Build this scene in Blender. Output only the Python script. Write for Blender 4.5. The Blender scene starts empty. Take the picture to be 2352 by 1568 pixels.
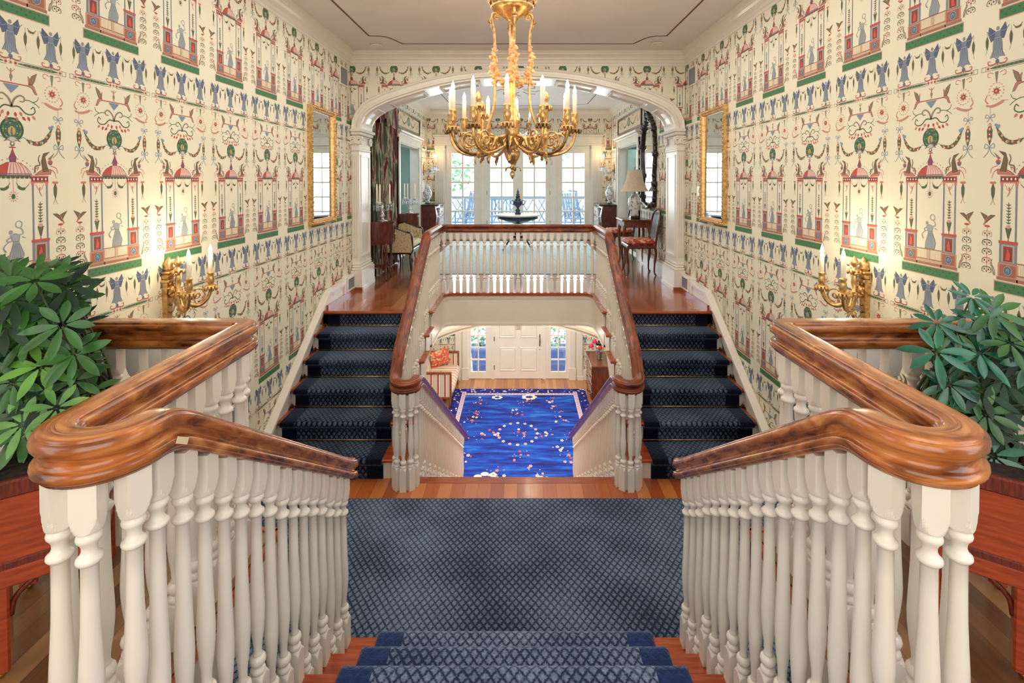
import bpy, math, random
from mathutils import Vector, Matrix
from math import sin, cos, pi, radians, sqrt, atan2
random.seed(7)
S = 0.17                      # one stair riser in metres: every length below is counted in risers
SC = bpy.context.scene
COL = SC.collection

# ------------------------------------------------------------------ camera, world, big lights, exposure
cd = bpy.data.cameras.new('camera'); cam = bpy.data.objects.new('camera', cd); COL.objects.link(cam)
cd.sensor_width = 36.0; cd.lens = 36.0*1150/2352
cd.shift_x = (1176-1194)/2352; cd.shift_y = (438.1-784)/2352
cd.clip_start = 0.05; cd.clip_end = 200
cam.location = (0.13*S, 0, 8.14*S); cam.rotation_euler = (radians(90-1.2), 0, 0)
SC.camera = cam
SC.view_settings.view_transform = 'Standard'; SC.view_settings.look = 'None'
SC.view_settings.exposure = -0.2; SC.view_settings.gamma = 1.0; SC.view_settings.use_curve_mapping = False
w = bpy.data.worlds.new('sky'); SC.world = w; w.use_nodes = True
bg = w.node_tree.nodes['Background']; bg.inputs[0].default_value = (0.82, 0.92, 1.0, 1); bg.inputs[1].default_value = 4.2

def area(name, loc, size, target, power, color, spread=pi):
    l = bpy.data.lights.new(name, 'AREA'); l.shape = 'RECTANGLE'; l.size = size[0]*S; l.size_y = size[1]*S
    l.energy = power; l.color = color; l.spread = spread
    o = bpy.data.objects.new(name, l); COL.objects.link(o); o.location = Vector(loc)*S
    o.rotation_euler = (Vector(target)-Vector(loc)).to_track_quat('-Z', 'Y').to_euler()
    return o
# broad fill added behind the photographer, then daylight from the side bay windows
area('rear_fill_light', (0, -5.6, 9.5), (14, 12), (0, 20, 6), 54, (1.0, 0.96, 0.90))
area('daylight_left_window', (-12.1, 3.0, 7.5), (8, 10), (0, 9, 3), 18, (0.98, 0.97, 0.96))
area('daylight_right_window', (12.1, 4.5, 7.5), (8, 10), (0, 10, 3), 22, (0.86, 0.93, 1.0))
# daylight of the french doors and of the entrance sidelights
area('daylight_french_doors', (0, 71.5, 9.5), (22, 12), (0, 30, 8), 215, (0.78, 0.90, 1.0))
area('daylight_entrance', (0, 71.5, -12.5), (20, 9), (0, 50, -19), 36, (0.86, 0.93, 1.0))
# ceiling lamps of the entrance hall and of the far hall, out of sight from here
area('entrance_ceiling_lamps', (0, 54, -2.2), (16, 18), (0, 54, -19), 135, (1.0, 0.92, 0.76))
area('stair_foot_lamps', (0, 45.5, -5.5), (10, 5), (0, 40, -19), 40, (1.0, 0.92, 0.82))
area('far_hall_lamps', (0, 53, 17.2), (14, 18), (0, 53, 0), 30, (0.95, 0.97, 1.0))
# the recessed ceiling lights of the stair hall
area('ceiling_downlights', (0, 24, 17.3), (19, 20), (0, 24, 0), 70, (1.0, 0.955, 0.87))
def point(name, loc, power, color=(1.0, 0.62, 0.30), r=0.02):
    l = bpy.data.lights.new(name, 'POINT'); l.energy = power; l.color = color; l.shadow_soft_size = r
    o = bpy.data.objects.new(name, l); COL.objects.link(o); o.location = Vector(loc)*S
    return o

for sx in (-1, 1): point('arch_fill_under_gallery', (sx*6.5, 37.8, -2.0), 5, (1.0, .86, .66), .05); point('arch_fill_under_gallery', (sx*2.5, 37.8, -1.9), 4, (1.0, .86, .66), .05)  # added fill, hidden behind the fascia to brighten the arch face
# ------------------------------------------------------------------ materials
def lin(c):
    return tuple((v/255/12.92 if v/255 <= 0.04045 else ((v/255+0.055)/1.055)**2.4) for v in c)
M = {}
class NT:
    def __init__(s, m): s.t = m.node_tree; s.n = s.t.nodes; s.l = s.t.links; s.b = s.n['Principled BSDF']
    def new(s, ty, **k):
        n = s.n.new(ty)
        for a, v in k.items(): setattr(n, a, v)
        return n
    def set(s, sock, v):
        if isinstance(v, bpy.types.NodeSocket): s.l.new(v, sock)
        elif isinstance(v, (tuple, list)) and len(v) == 3 and sock.type == 'RGBA': sock.default_value = (*v, 1)
        else: sock.default_value = v
    def math(s, op, a, b=None, c=None):
        n = s.new('ShaderNodeMath', operation=op)
        for i, v in enumerate((a, b, c)):
            if v is not None: s.set(n.inputs[i], v)
        return n.outputs[0]
    def mix(s, f, a, b, blend='MIX'):
        n = s.new('ShaderNodeMix', data_type='RGBA', blend_type=blend)
        s.set(n.inputs[0], f); s.set(n.inputs[6], a); s.set(n.inputs[7], b)
        return n.outputs[2]
    def obj(s): return s.new('ShaderNodeTexCoord').outputs['Object']
    def pos(s): return s.new('ShaderNodeNewGeometry').outputs['Position']
    def xyz(s, v):
        n = s.new('ShaderNodeSeparateXYZ'); s.l.new(v, n.inputs[0]); return n.outputs
    def comb(s, x, y, z):
        n = s.new('ShaderNodeCombineXYZ')
        for i, v in enumerate((x, y, z)): s.set(n.inputs[i], v)
        return n.outputs[0]
    def scale(s, v, k):
        n = s.new('ShaderNodeMapping'); s.l.new(v, n.inputs[0]); n.inputs['Scale'].default_value = k; return n.outputs[0]
    def noise(s, v, sc, det=3, rough=0.5, dist=0):
        n = s.new('ShaderNodeTexNoise'); s.l.new(v, n.inputs['Vector']); n.inputs['Scale'].default_value = sc
        n.inputs['Detail'].default_value = det; n.inputs['Roughness'].default_value = rough; n.inputs['Distortion'].default_value = dist
        return n.outputs[0]
    def ramp(s, f, stops, interp='LINEAR'):
        n = s.new('ShaderNodeValToRGB'); s.l.new(f, n.inputs[0]); e = n.color_ramp.elements; n.color_ramp.interpolation = interp
        while len(e) < len(stops): e.new(0.5)
        for el, (p, c) in zip(e, stops): el.position = p; el.color = (*c, 1)
        return n.outputs[0]
    def bump(s, h, st, dist=0.002):
        n = s.new('ShaderNodeBump'); s.l.new(h, n.inputs['Height']); n.inputs['Strength'].default_value = st
        n.inputs['Distance'].default_value = dist; s.l.new(n.outputs[0], s.b.inputs['Normal'])
def mat(name, col=(200, 200, 200), rough=0.5, metal=0.0, coat=0.0, emit=None, es=1.0, **k):
    m = bpy.data.materials.new(name); m.use_nodes = True; n = NT(m)
    n.b.inputs['Base Color'].default_value = (*lin(col), 1); n.b.inputs['Roughness'].default_value = rough
    n.b.inputs['Metallic'].default_value = metal; n.b.inputs['Coat Weight'].default_value = coat
    n.b.inputs['Coat Roughness'].default_value = 0.12
    if emit: n.b.inputs['Emission Color'].default_value = (*lin(emit), 1); n.b.inputs['Emission Strength'].default_value = es
    for kk, v in k.items(): n.b.inputs[kk.replace('_', ' ')].default_value = v
    M[name] = m
    return n
def varied(name, c1, c2, sc=8, rough=0.5, stretch=(1, 1, 1), det=4, lo=0.35, hi=0.65, bump=0, **k):
    n = mat(name, c1, rough, **k)
    f = n.noise(n.scale(n.obj(), stretch), sc, det)
    n.l.new(n.ramp(f, [(lo, lin(c1)), (hi, lin(c2))]), n.b.inputs['Base Color'])
    if bump: n.bump(f, bump)
    return n
varied('white_paint', (240, 236, 227), (236, 231, 221), 5, 0.30, coat=0.15)
varied('cool_white_paint', (226, 224, 214), (218, 216, 206), 5, 0.35)
varied('ceiling_paint', (236, 232, 232), (231, 226, 226), 2, 0.7)
varied('wall_cream', (238, 235, 214), (235, 231, 208), 1.5, 0.72)
varied('teal_wall', (178, 206, 200), (168, 196, 190), 3, 0.6)
varied('gilt', (240, 204, 144), (196, 152, 98), 40, 0.30, metal=0.85, bump=0.25)
varied('dark_gilt', (176, 148, 100), (124, 100, 66), 40, 0.28, metal=0.85, bump=0.25)
varied('brass', (230, 186, 110), (200, 150, 76), 20, 0.25, metal=1.0)
varied('black_wood', (34, 18, 14), (20, 10, 9), 12, 0.25, (1, 1, 8), coat=0.5)
varied('mahogany', (104, 34, 18), (62, 16, 10), 10, 0.22, (4, 4, 1), coat=0.5)
varied('walnut', (128, 66, 34), (84, 38, 20), 10, 0.25, (4, 1, 4), coat=0.4)
varied('planter_wood', (176, 72, 30), (140, 48, 20), 9, 0.35, (1, 1, 9), coat=0.25)
varied('planter_band', (120, 40, 20), (78, 22, 12), 30, 0.35, (6, 6, 1), coat=0.2)
varied('sofa_wood', (150, 84, 44), (112, 56, 28), 10, 0.3, (3, 3, 1), coat=0.3)
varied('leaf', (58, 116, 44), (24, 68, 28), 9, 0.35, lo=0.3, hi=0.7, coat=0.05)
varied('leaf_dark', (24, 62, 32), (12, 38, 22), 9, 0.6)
varied('leaf_light', (110, 166, 66), (66, 124, 44), 9, 0.4)
varied('leaf_teal', (36, 116, 84), (14, 70, 50), 9, 0.3, coat=0.2)
varied('stem', (70, 84, 44), (46, 52, 30), 9, 0.6)
varied('soil', (52, 34, 26), (20, 12, 10), 60, 0.9, bump=0.8)
varied('cloth_cream', (222, 208, 178), (212, 196, 164), 30, 0.8)
varied('shade_silk', (200, 184, 160), (188, 170, 146), 30, 0.8, emit=(220, 200, 170), es=0.10)
varied('damask', (214, 194, 156), (166, 140, 100), 44, 0.8, lo=0.54, hi=0.62)
varied('seat_red', (168, 62, 46), (206, 170, 140), 22, 0.7, lo=0.5, hi=0.58)
varied('back_blue', (120, 136, 138), (70, 86, 92), 22, 0.5)
varied('patina', (50, 78, 98), (34, 56, 74), 20, 0.4, metal=0.3)
varied('pale_stone', (226, 222, 216), (206, 200, 192), 10, 0.4)
varied('porcelain', (226, 230, 232), (130, 146, 160), 26, 0.15, lo=0.50, hi=0.60, coat=0.6)
varied('outdoor_white', (214, 224, 232), (204, 216, 226), 5, 0.6)
varied('outdoor_blue', (96, 124, 152), (80, 108, 138), 5, 0.6)
varied('pot_blue', (92, 116, 176), (80, 100, 160), 5, 0.6)
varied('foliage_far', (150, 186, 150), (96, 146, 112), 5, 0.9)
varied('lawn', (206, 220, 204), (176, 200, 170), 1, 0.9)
varied('rug_pale', (206, 214, 210), (176, 192, 194), 18, 0.95, (1, 3, 1), bump=0.5)
varied('pillow_coral', (214, 96, 70), (236, 196, 150), 18, 0.8, lo=0.52, hi=0.56)
n = varied('curtain_cloth', (60, 62, 50), (60, 62, 50), 6, 0.85)
f = n.noise(n.scale(n.obj(), (5, 7, 0.9)), 1.6, 5, 0.6, 0.6)
n.l.new(n.ramp(f, [(0.36, lin((40, 46, 40))), (0.46, lin((92, 96, 74))), (0.52, lin((176, 176, 150))), (0.56, lin((112, 30, 42))), (0.64, lin((84, 20, 32))), (0.70, lin((60, 66, 50)))]), n.b.inputs['Base Color'])
mat('candle_white', (244, 236, 218), 0.5, emit=(255, 226, 176), es=0.25)
mat('bulb', (255, 240, 210), 0.4, emit=(255, 220, 165), es=34)
mat('lamp_disc', (250, 244, 232), 0.5)
mat('inlay_brown', (112, 56, 30), 0.5)
mat('sticker', (232, 216, 180), 0.8)
mat('black', (14, 14, 16), 0.4)
mat('grey_slat', (150, 152, 156), 0.5)
mat('mirror_glass', (235, 238, 238), 0.02, 1.0)
mat('hinge_metal', (120, 96, 60), 0.35, 0.9)
mat('flower_red', (206, 30, 50), 0.6); mat('flower_orange', (236, 110, 50), 0.6); mat('flower_cream', (244, 224, 176), 0.6)
mat('flower_pink', (226, 40, 96), 0.6)
n = mat('print', (120, 120, 120), 0.75)
a = n.new('ShaderNodeAttribute', attribute_name='Col'); n.l.new(a.outputs['Color'], n.b.inputs['Base Color'])
# window glass and crystal: transparent with a reflection
for nm, t, c in (('pane_glass', 0.90, (1, 1, 1)), ('crystal', 0.45, (0.86, 0.93, 1.0)), ('vase_glass', 0.6, (0.8, 0.95, 0.9))):
    n = mat(nm, (255, 255, 255), 0.03)
    tr = n.new('ShaderNodeBsdfTransparent'); tr.inputs[0].default_value = (*c, 1)
    gl = n.new('ShaderNodeBsdfGlossy'); gl.inputs['Roughness'].default_value = 0.05
    mx = n.new('ShaderNodeMixShader'); mx.inputs[0].default_value = 1-t
    n.l.new(tr.outputs[0], mx.inputs[1]); n.l.new(gl.outputs[0], mx.inputs[2])
    n.l.new(mx.outputs[0], n.n['Material Output'].inputs['Surface'])
# varnished handrail wood: runs along the swept length kept in the attribute 'suv'
def rail_wood(name, c1, c2, c3, ro=0.24, co=0.45):
    n = mat(name, c1, ro, coat=co); n.b.inputs['Coat Roughness'].default_value = 0.16
    a = n.new('ShaderNodeAttribute', attribute_name='suv'); x, y, z = n.xyz(a.outputs['Vector'])
    f = n.noise(n.comb(n.math('MULTIPLY', x, 1.5), n.math('MULTIPLY', y, 4.5), 0.0), 1.0, 5, 0.5, 0.8)
    col = n.ramp(f, [(0.30, lin(c1)), (0.52, lin(c2)), (0.74, lin(c3))])
    cell = n.new('ShaderNodeTexWhiteNoise', noise_dimensions='1D'); n.l.new(n.math('FLOOR', n.math('MULTIPLY', x, 0.29)), cell.inputs['W'])
    k = n.math('MULTIPLY_ADD', cell.outputs[0], 0.30, 0.82)
    col = n.mix(1.0, col, n.comb(k, k, k), 'MULTIPLY')
    n.l.new(col, n.b.inputs['Base Color'])
rail_wood('rail_wood', (84, 38, 16), (172, 98, 46), (218, 150, 84))
rail_wood('rail_wood_shaded', (58, 20, 12), (126, 58, 28), (172, 92, 46), 0.32, 0.18)  # same varnished wood; the far rail's dimmer light is put into its colour
# plank floors: boards along one axis, each with its own tone
def planks(name, cols, width, axis='y', length=9.0, rough=0.2, coat=0.4):
    n = mat(name, cols[0], rough, coat=coat)
    x, y, z = n.xyz(n.pos()); u, v = (x, y) if axis == 'y' else (y, x)
    row = n.math('FLOOR', n.math('DIVIDE', u, width*S))
    off = n.new('ShaderNodeTexWhiteNoise', noise_dimensions='1D'); n.l.new(row, off.inputs['W'])
    seg = n.math('FLOOR', n.math('ADD', n.math('DIVIDE', v, length*S), n.math('MULTIPLY', off.outputs[0], 7.0)))
    cell = n.new('ShaderNodeTexWhiteNoise', noise_dimensions='2D'); n.l.new(n.comb(row, seg, 0.0), cell.inputs['Vector'])
    g = n.noise(n.comb(n.math('MULTIPLY', u, 60), n.math('MULTIPLY', v, 3), 0.0), 1.0, 5, 0.6)
    f = n.math('ADD', n.math('MULTIPLY', cell.outputs[0], 0.7), n.math('MULTIPLY', g, 0.35))
    col = n.ramp(f, [(0.15, lin(cols[0])), (0.5, lin(cols[1])), (0.9, lin(cols[2]))])
    fr = n.math('FRACT', n.math('DIVIDE', u, width*S)); gap = n.math('LESS_THAN', fr, 0.02)
    n.l.new(n.mix(gap, col, lin([c*0.72 for c in cols[0]])), n.b.inputs['Base Color'])
planks('floor_upper', [(140, 72, 38), (156, 84, 46), (176, 102, 58)], 0.48, 'y', 9)
planks('floor_far', [(110, 66, 42), (136, 84, 54), (160, 104, 70)], 0.48, 'y', 9, 0.18)
planks('floor_landing', [(158, 80, 40), (186, 102, 54), (206, 128, 74)], 0.60, 'y', 14)
planks('floor_nook', [(96, 62, 38), (130, 92, 58), (158, 118, 78)], 0.42, 'y', 9, 0.35)
planks('floor_foyer', [(150, 94, 56), (176, 120, 78), (196, 142, 98)], 0.50, 'y', 12)
varied('tread_wood', (182, 86, 40), (148, 60, 26), 6, 0.22, (1, 12, 12), coat=0.4)
varied('floor_edge', (176, 92, 48), (146, 66, 30), 6, 0.22, (1, 10, 10), coat=0.4)
# stair carpet: navy with a diagonal lattice of paler tufts, plain navy border
def carpet(name, dark, light, border=None, bx=(0, 0), k=16):
    n = mat(name, dark, 0.95); n.b.inputs['Sheen Weight'].default_value = 1.0; n.b.inputs['Sheen Roughness'].default_value = 0.4
    n.b.inputs['Sheen Tint'].default_value = (*lin((150, 170, 205)), 1); n.b.inputs['Specular IOR Level'].default_value = 0.1
    P = n.pos(); x, y, z = n.xyz(P); q = n.math('SUBTRACT', y, z)
    a1 = n.math('ABSOLUTE', n.math('SINE', n.math('MULTIPLY', n.math('ADD', n.math('MULTIPLY', x, 1.35), q), k*pi)))
    a2 = n.math('ABSOLUTE', n.math('SINE', n.math('MULTIPLY', n.math('SUBTRACT', n.math('MULTIPLY', x, 1.35), q), k*pi)))
    d = n.math('MINIMUM', a1, a2)
    tuft = n.noise(P, 120, 2); cloud = n.noise(P, 2.2, 3)
    f = n.math('ADD', n.math('MULTIPLY', n.math('SMOOTH_MIN', d, 0.75, 0.2), 0.8), n.math('MULTIPLY', n.math('SUBTRACT', tuft, 0.5), 1.1))
    f = n.math('ADD', f, n.math('MULTIPLY', n.math('SUBTRACT', cloud, 0.5), 1.1))
    col = n.ramp(f, [(0.1, lin(dark)), (0.85, lin(light))])
    if border:
        ax = n.math('ABSOLUTE', x)
        if bx[0] > 0: inn = n.math('MULTIPLY', n.math('GREATER_THAN', ax, bx[0]*S), n.math('LESS_THAN', ax, bx[1]*S))
        else: inn = n.math('LESS_THAN', ax, bx[1]*S)
        col = n.mix(inn, n.ramp(n.noise(P, 30, 3), [(0.3, lin(border)), (0.8, lin([c*1.35 for c in border]))]), col)
    n.l.new(col, n.b.inputs['Base Color']); n.bump(f, 0.5, 0.004)
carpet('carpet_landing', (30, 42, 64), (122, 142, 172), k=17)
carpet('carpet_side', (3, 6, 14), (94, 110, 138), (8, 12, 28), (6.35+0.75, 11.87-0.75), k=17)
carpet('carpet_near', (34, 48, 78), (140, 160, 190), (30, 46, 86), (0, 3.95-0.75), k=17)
# blue rug field with long drawn tone changes
n = mat('rug_blue', (20, 60, 170), 0.95); P = n.pos()
f = n.noise(n.scale(P, (0.7, 3.2, 1)), 2.2, 6, 0.62)
n.l.new(n.ramp(f, [(0.32, lin((3, 12, 60))), (0.44, lin((6, 36, 140))), (0.56, lin((8, 70, 176))), (0.70, lin((40, 120, 210)))]), n.b.inputs['Base Color'])
n = mat('rug_navy', (8, 14, 60), 0.95); P = n.pos()
n.l.new(n.ramp(n.noise(P, 9, 4), [(0.35, lin((6, 8, 30))), (0.55, lin((10, 24, 140))), (0.75, lin((30, 80, 200)))]), n.b.inputs['Base Color'])
# striped sofa cloth, stripes across object axis a
def stripes(name, axis):
    n = mat(name, (236, 224, 200), 0.85); v = n.xyz(n.obj())[axis]
    t = n.math('FRACT', n.math('DIVIDE', v, 0.14))
    e = lin((238, 228, 208)); r = lin((170, 40, 58)); g = lin((120, 108, 92))
    n.l.new(n.ramp(t, [(0.0, r), (0.2, e), (0.4, g), (0.46, e), (0.62, g), (0.68, e), (0.82, g), (0.88, e)], 'CONSTANT'), n.b.inputs['Base Color'])
stripes('stripe_x', 0); stripes('stripe_y', 1)
n = mat('green_marble', (40, 100, 60), 0.7)

# ------------------------------------------------------------------ mesh building
class MB:
    def __init__(s): s.v = []; s.f = []; s.m = []; s.sm = []; s.c = []; s.uv = []; s.slots = []
    def slot(s, name):
        name = name or '_d'
        if name not in s.slots: s.slots.append(name)
        return s.slots.index(name)
    def add(s, vs, fs, m=None, smooth=False, col=None, uv=None):
        b = len(s.v); s.v.extend(vs); mi = s.slot(m)
        for f in fs: s.f.append(tuple(b+i for i in f)); s.m.append(mi); s.sm.append(smooth)
        if col is not None or s.c:
            while len(s.c) < b: s.c.append((1, 1, 1))
            s.c.extend([col or (1, 1, 1)]*len(vs))
        if uv is not None or s.uv:
            while len(s.uv) < b: s.uv.append((0, 0, 0))
            s.uv.extend(uv if uv is not None else [(0, 0, 0)]*len(vs))
        return s
    def box(s, x0, x1, y0, y1, z0, z1, m=None, bev=0.0, smooth=False):
        x0, x1 = sorted((x0, x1)); y0, y1 = sorted((y0, y1)); z0, z1 = sorted((z0, z1))
        b = min(bev, (x1-x0)*0.45, (y1-y0)*0.45, (z1-z0)*0.45)
        if b <= 0:
            vs = [(x, y, z) for z in (z0, z1) for x, y in ((x0, y0), (x1, y0), (x1, y1), (x0, y1))]
            return s.add(vs, [(3, 2, 1, 0), (4, 5, 6, 7), (0, 1, 5, 4), (1, 2, 6, 5), (2, 3, 7, 6), (3, 0, 4, 7)], m)
        def ring(i, z): return [(x0+i, y0+b, z), (x0+b, y0+i, z), (x1-b, y0+i, z), (x1-i, y0+b, z), (x1-i, y1-b, z), (x1-b, y1-i, z), (x0+b, y1-i, z), (x0+i, y1-b, z)]
        rs = [ring(b, z0), ring(0, z0+b), ring(0, z1-b), ring(b, z1)]
        rs[0] = [(min(max(x, x0+b), x1-b), min(max(y, y0+b), y1-b), z) for x, y, z in rs[0]]
        rs[3] = [(min(max(x, x0+b), x1-b), min(max(y, y0+b), y1-b), z) for x, y, z in rs[3]]
        return s.loft(rs, m, smooth)
    def loft(s, rings, m=None, smooth=True, caps=True, closed=True, uv=None):
        n = len(rings[0]); vs = [p for r in rings for p in r]; fs = []
        for i in range(len(rings)-1):
            for j in range(n if closed else n-1):
                k = (j+1) % n; fs.append((i*n+j, i*n+k, (i+1)*n+k, (i+1)*n+j))
        s.add(vs, fs, m, smooth, uv=uv)
        if caps and closed:
            b = len(s.v)-len(vs); mi = s.slot(m)
            s.f.append(tuple(b+j for j in range(n-1, -1, -1))); s.m.append(mi); s.sm.append(False)
            s.f.append(tuple(b+(len(rings)-1)*n+j for j in range(n))); s.m.append(mi); s.sm.append(False)
        return s
    def lathe(s, prof, c=(0, 0, 0), seg=20, m=None, smooth=True, sx=1, sy=1, flute=0, a0=0):
        rs = []
        for r, z in prof:
            rs.append([(c[0]+r*sx*(1-(flute if (j % 2) else 0))*cos(2*pi*j/seg+a0), c[1]+r*sy*(1-(flute if (j % 2) else 0))*sin(2*pi*j/seg+a0), c[2]+z) for j in range(seg)])
        return s.loft(rs, m, smooth)
    def ball(s, c, r, m=None, seg=10, rz=None):
        k = seg//2+1; rz = rz or r
        return s.lathe([(max(r*sin(pi*i/(k-1)), 1e-4), -rz*cos(pi*i/(k-1))) for i in range(k)], c, seg, m)
    def tube(s, pts, r, seg=8, m=None, sx=1.0, smooth=True):
        pts = [Vector(p) for p in pts]; n = len(pts); rr = r if isinstance(r, (list, tuple)) else [r]*n
        rs = []; up = Vector((0, 0, 1)); N = None
        for i, p in enumerate(pts):
            t = (pts[min(i+1, n-1)]-pts[max(i-1, 0)]).normalized()
            if N is None:
                N = t.cross(up)
                if N.length < 0.05: N = t.cross(Vector((0, 1, 0)))
                N.normalize()
            else:
                N = (N-t*N.dot(t)).normalized()
            B = t.cross(N)
            rs.append([tuple(p+N*(rr[i]*cos(2*pi*j/seg)*sx)+B*(rr[i]*sin(2*pi*j/seg))) for j in range(seg)])
        return s.loft(rs, m, smooth)
    def prism(s, poly, axis, a, b, m=None):
        # poly in the two other axes, extruded along axis from a to b
        def P(p, t): return {'x': (t, p[0], p[1]), 'y': (p[0], t, p[1]), 'z': (p[0], p[1], t)}[axis]
        n = len(poly); vs = [P(p, a) for p in poly]+[P(p, b) for p in poly]
        fs = [tuple(range(n-1, -1, -1)), tuple(range(n, 2*n))]+[(j, (j+1) % n, n+(j+1) % n, n+j) for j in range(n)]
        return s.add(vs, fs, m)
    def quad(s, a, b, c, d, m=None): return s.add([a, b, c, d], [(0, 1, 2, 3)], m)
    def xf(s, fn, start=0):
        for i in range(start, len(s.v)): s.v[i] = fn(s.v[i])
        return s
    def rot(s, ang, c=(0, 0, 0), start=0):
        ca, sa = cos(ang), sin(ang)
        return s.xf(lambda p: (c[0]+(p[0]-c[0])*ca-(p[1]-c[1])*sa, c[1]+(p[0]-c[0])*sa+(p[1]-c[1])*ca, p[2]), start)
    def mirror(s):
        s.v = [(-x, y, z) for x, y, z in s.v]; s.f = [tuple(reversed(f)) for f in s.f]; return s
    def mesh(s, name, default=None):
        me = bpy.data.meshes.new(name)
        me.from_pydata([(x*S, y*S, z*S) for x, y, z in s.v], [], s.f)
        for nm in (s.slots or ['_d']): me.materials.append(M[(default or 'white_paint') if nm == '_d' else nm])
        me.polygons.foreach_set('material_index', s.m); me.polygons.foreach_set('use_smooth', s.sm)
        if s.c:
            while len(s.c) < len(s.v): s.c.append((1, 1, 1))
            at = me.color_attributes.new('Col', 'FLOAT_COLOR', 'POINT')
            at.data.foreach_set('color', [q for c in s.c for q in (*c, 1.0)])
        if s.uv:
            while len(s.uv) < len(s.v): s.uv.append((0, 0, 0))
            at = me.attributes.new('suv', 'FLOAT_VECTOR', 'POINT'); at.data.foreach_set('vector', [q for c in s.uv for q in c])
        me.validate(); me.update()
        return me
def link(name, me, parent=None, loc=(0, 0, 0), rz=0.0):
    o = bpy.data.objects.new(name, me); COL.objects.link(o); o.location = Vector(loc)*S; o.rotation_euler = (0, 0, rz)
    if parent is not None: o.parent = parent
    return o
def part(name, mb, m, parent, loc=(0, 0, 0), rz=0.0, label=None, world=False):
    me = mb.mesh(name, m)
    if world and parent is not None:
        v = -Vector(parent.location)
        if parent.parent: v -= Vector(parent.parent.location)
        me.transform(Matrix.Translation(v))
    o = link(name, me, parent, loc, rz)
    if label: o['label'] = label
    return o
def thing(name, label, cat, loc=(0, 0, 0), rz=0.0, group=None):
    o = link(name, None, None, loc, rz); o['label'] = label; o['category'] = cat; o.empty_display_size = 0.1
    if group: o['group'] = group
    return o
def solo(name, mb, m, label, cat, group=None, loc=(0, 0, 0), rz=0.0):
    o = link(name, mb.mesh(name, m), None, loc, rz); o['label'] = label; o['category'] = cat
    if group: o['group'] = group
    return o
def struct(name, mb, m=None, parent=None):
    o = link(name, mb.mesh(name, m), parent)
    if parent is None: o['kind'] = 'structure'
    return o
def copy_tree(o, parent=None, loc=None, rz=None, label=None):
    c = o.copy(); COL.objects.link(c); c.parent = parent
    if loc is not None: c.location = Vector(loc)*S
    if rz is not None: c.rotation_euler = (0, 0, rz)
    if label: c['label'] = label
    for ch in list(o.children): copy_tree(ch, c)
    return c
def smoothpath(pts, n=8):
    out = []; P = [Vector(p) for p in pts]
    for i in range(len(P)-1):
        a, b, c, d = P[max(i-1, 0)], P[i], P[i+1], P[min(i+2, len(P)-1)]
        for k in range(n):
            t = k/n; out.append(tuple(0.5*((2*b)+(c-a)*t+(2*a-5*b+4*c-d)*t*t+(3*b-a-3*c+d)*t**3)))
    out.append(tuple(P[-1])); return out
# ------------------------------------------------------------------ flat ornament (printed paper, woven rugs)
class Draw:
    def __init__(s, fade=0.0): s.sh = []; s.fade = fade      # (points, faces, colour, layer)
    def ink(s, c):
        g = sum(c)/3; f = s.fade; return [(q*(1-f*.55)+g*f*.55)*(1-f)+p_*f for q, p_ in zip(c, (228, 218, 196))]
    def fill(s, pts, col, lay=1, edge=None):
        lay += (len(s.sh) % 9)*.1
        s.sh.append(([tuple(p) for p in pts], [tuple(range(len(pts)))], lin(s.ink(col)), lay))
        if edge is None: edge = s.fade > 0
        if edge and len(pts) > 4:
            A = abs(sum(a[0]*b[1]-b[0]*a[1] for a, b in zip(pts, pts[1:]+pts[:1])))/2
            if A > .012: s.line(pts+[pts[0]], .013, [q*.5 for q in col], lay+.45, False)
    def ell(s, x, y, rx, ry, col, lay=1, n=12, a=0):
        ca, sa = cos(a), sin(a)
        s.fill([(x+rx*cos(2*pi*i/n)*ca-ry*sin(2*pi*i/n)*sa, y+rx*cos(2*pi*i/n)*sa+ry*sin(2*pi*i/n)*ca) for i in range(n)], col, lay)
    def rect(s, x0, y0, x1, y1, col, lay=1): s.fill([(x0, y0), (x1, y0), (x1, y1), (x0, y1)], col, lay)
    def line(s, pts, w, col, lay=2, curve=True, n=4):
        lay += (len(s.sh) % 9)*.1; pts = list(pts)
        if s.fade: w = [q*.78 for q in w] if isinstance(w, (list, tuple)) else w*.85
        if curve and len(pts) > 2: pts = [(p[0], p[1]) for p in smoothpath([(a, b, 0) for a, b in pts], n)]
        m = len(pts); ws = w if isinstance(w, (list, tuple)) else [w]*m
        if len(ws) != m: ws = [ws[0]+(ws[-1]-ws[0])*i/(m-1) if len(ws) == 2 else ws[min(int(i/(m-1)*(len(ws)-1)+0.5), len(ws)-1)] for i in range(m)]
        vs = []
        for i in range(m):
            a = pts[max(i-1, 0)]; b = pts[min(i+1, m-1)]; dx, dy = b[0]-a[0], b[1]-a[1]; L = sqrt(dx*dx+dy*dy) or 1
            nx, ny = -dy/L*ws[i]/2, dx/L*ws[i]/2; vs += [(pts[i][0]+nx, pts[i][1]+ny), (pts[i][0]-nx, pts[i][1]-ny)]
        s.sh.append((vs, [(2*i, 2*i+1, 2*i+3, 2*i+2) for i in range(m-1)], lin(s.ink(col)), lay))
    def leaf(s, x, y, L, a, w, col, lay=2):
        ca, sa = cos(a), sin(a)
        s.fill([(x+u*L*ca-v*w*sa, y+u*L*sa+v*w*ca) for u, v in ((0, 0), (0.3, 0.5), (0.65, 0.42), (1, 0), (0.65, -0.42), (0.3, -0.5))], col, lay)
    def sym(s, fn):
        k = len(s.sh); fn()
        for vs, fs, c, l in s.sh[k:]: s.sh.append(([(-x, y) for x, y in vs], [tuple(reversed(f)) for f in fs], c, l))

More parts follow.
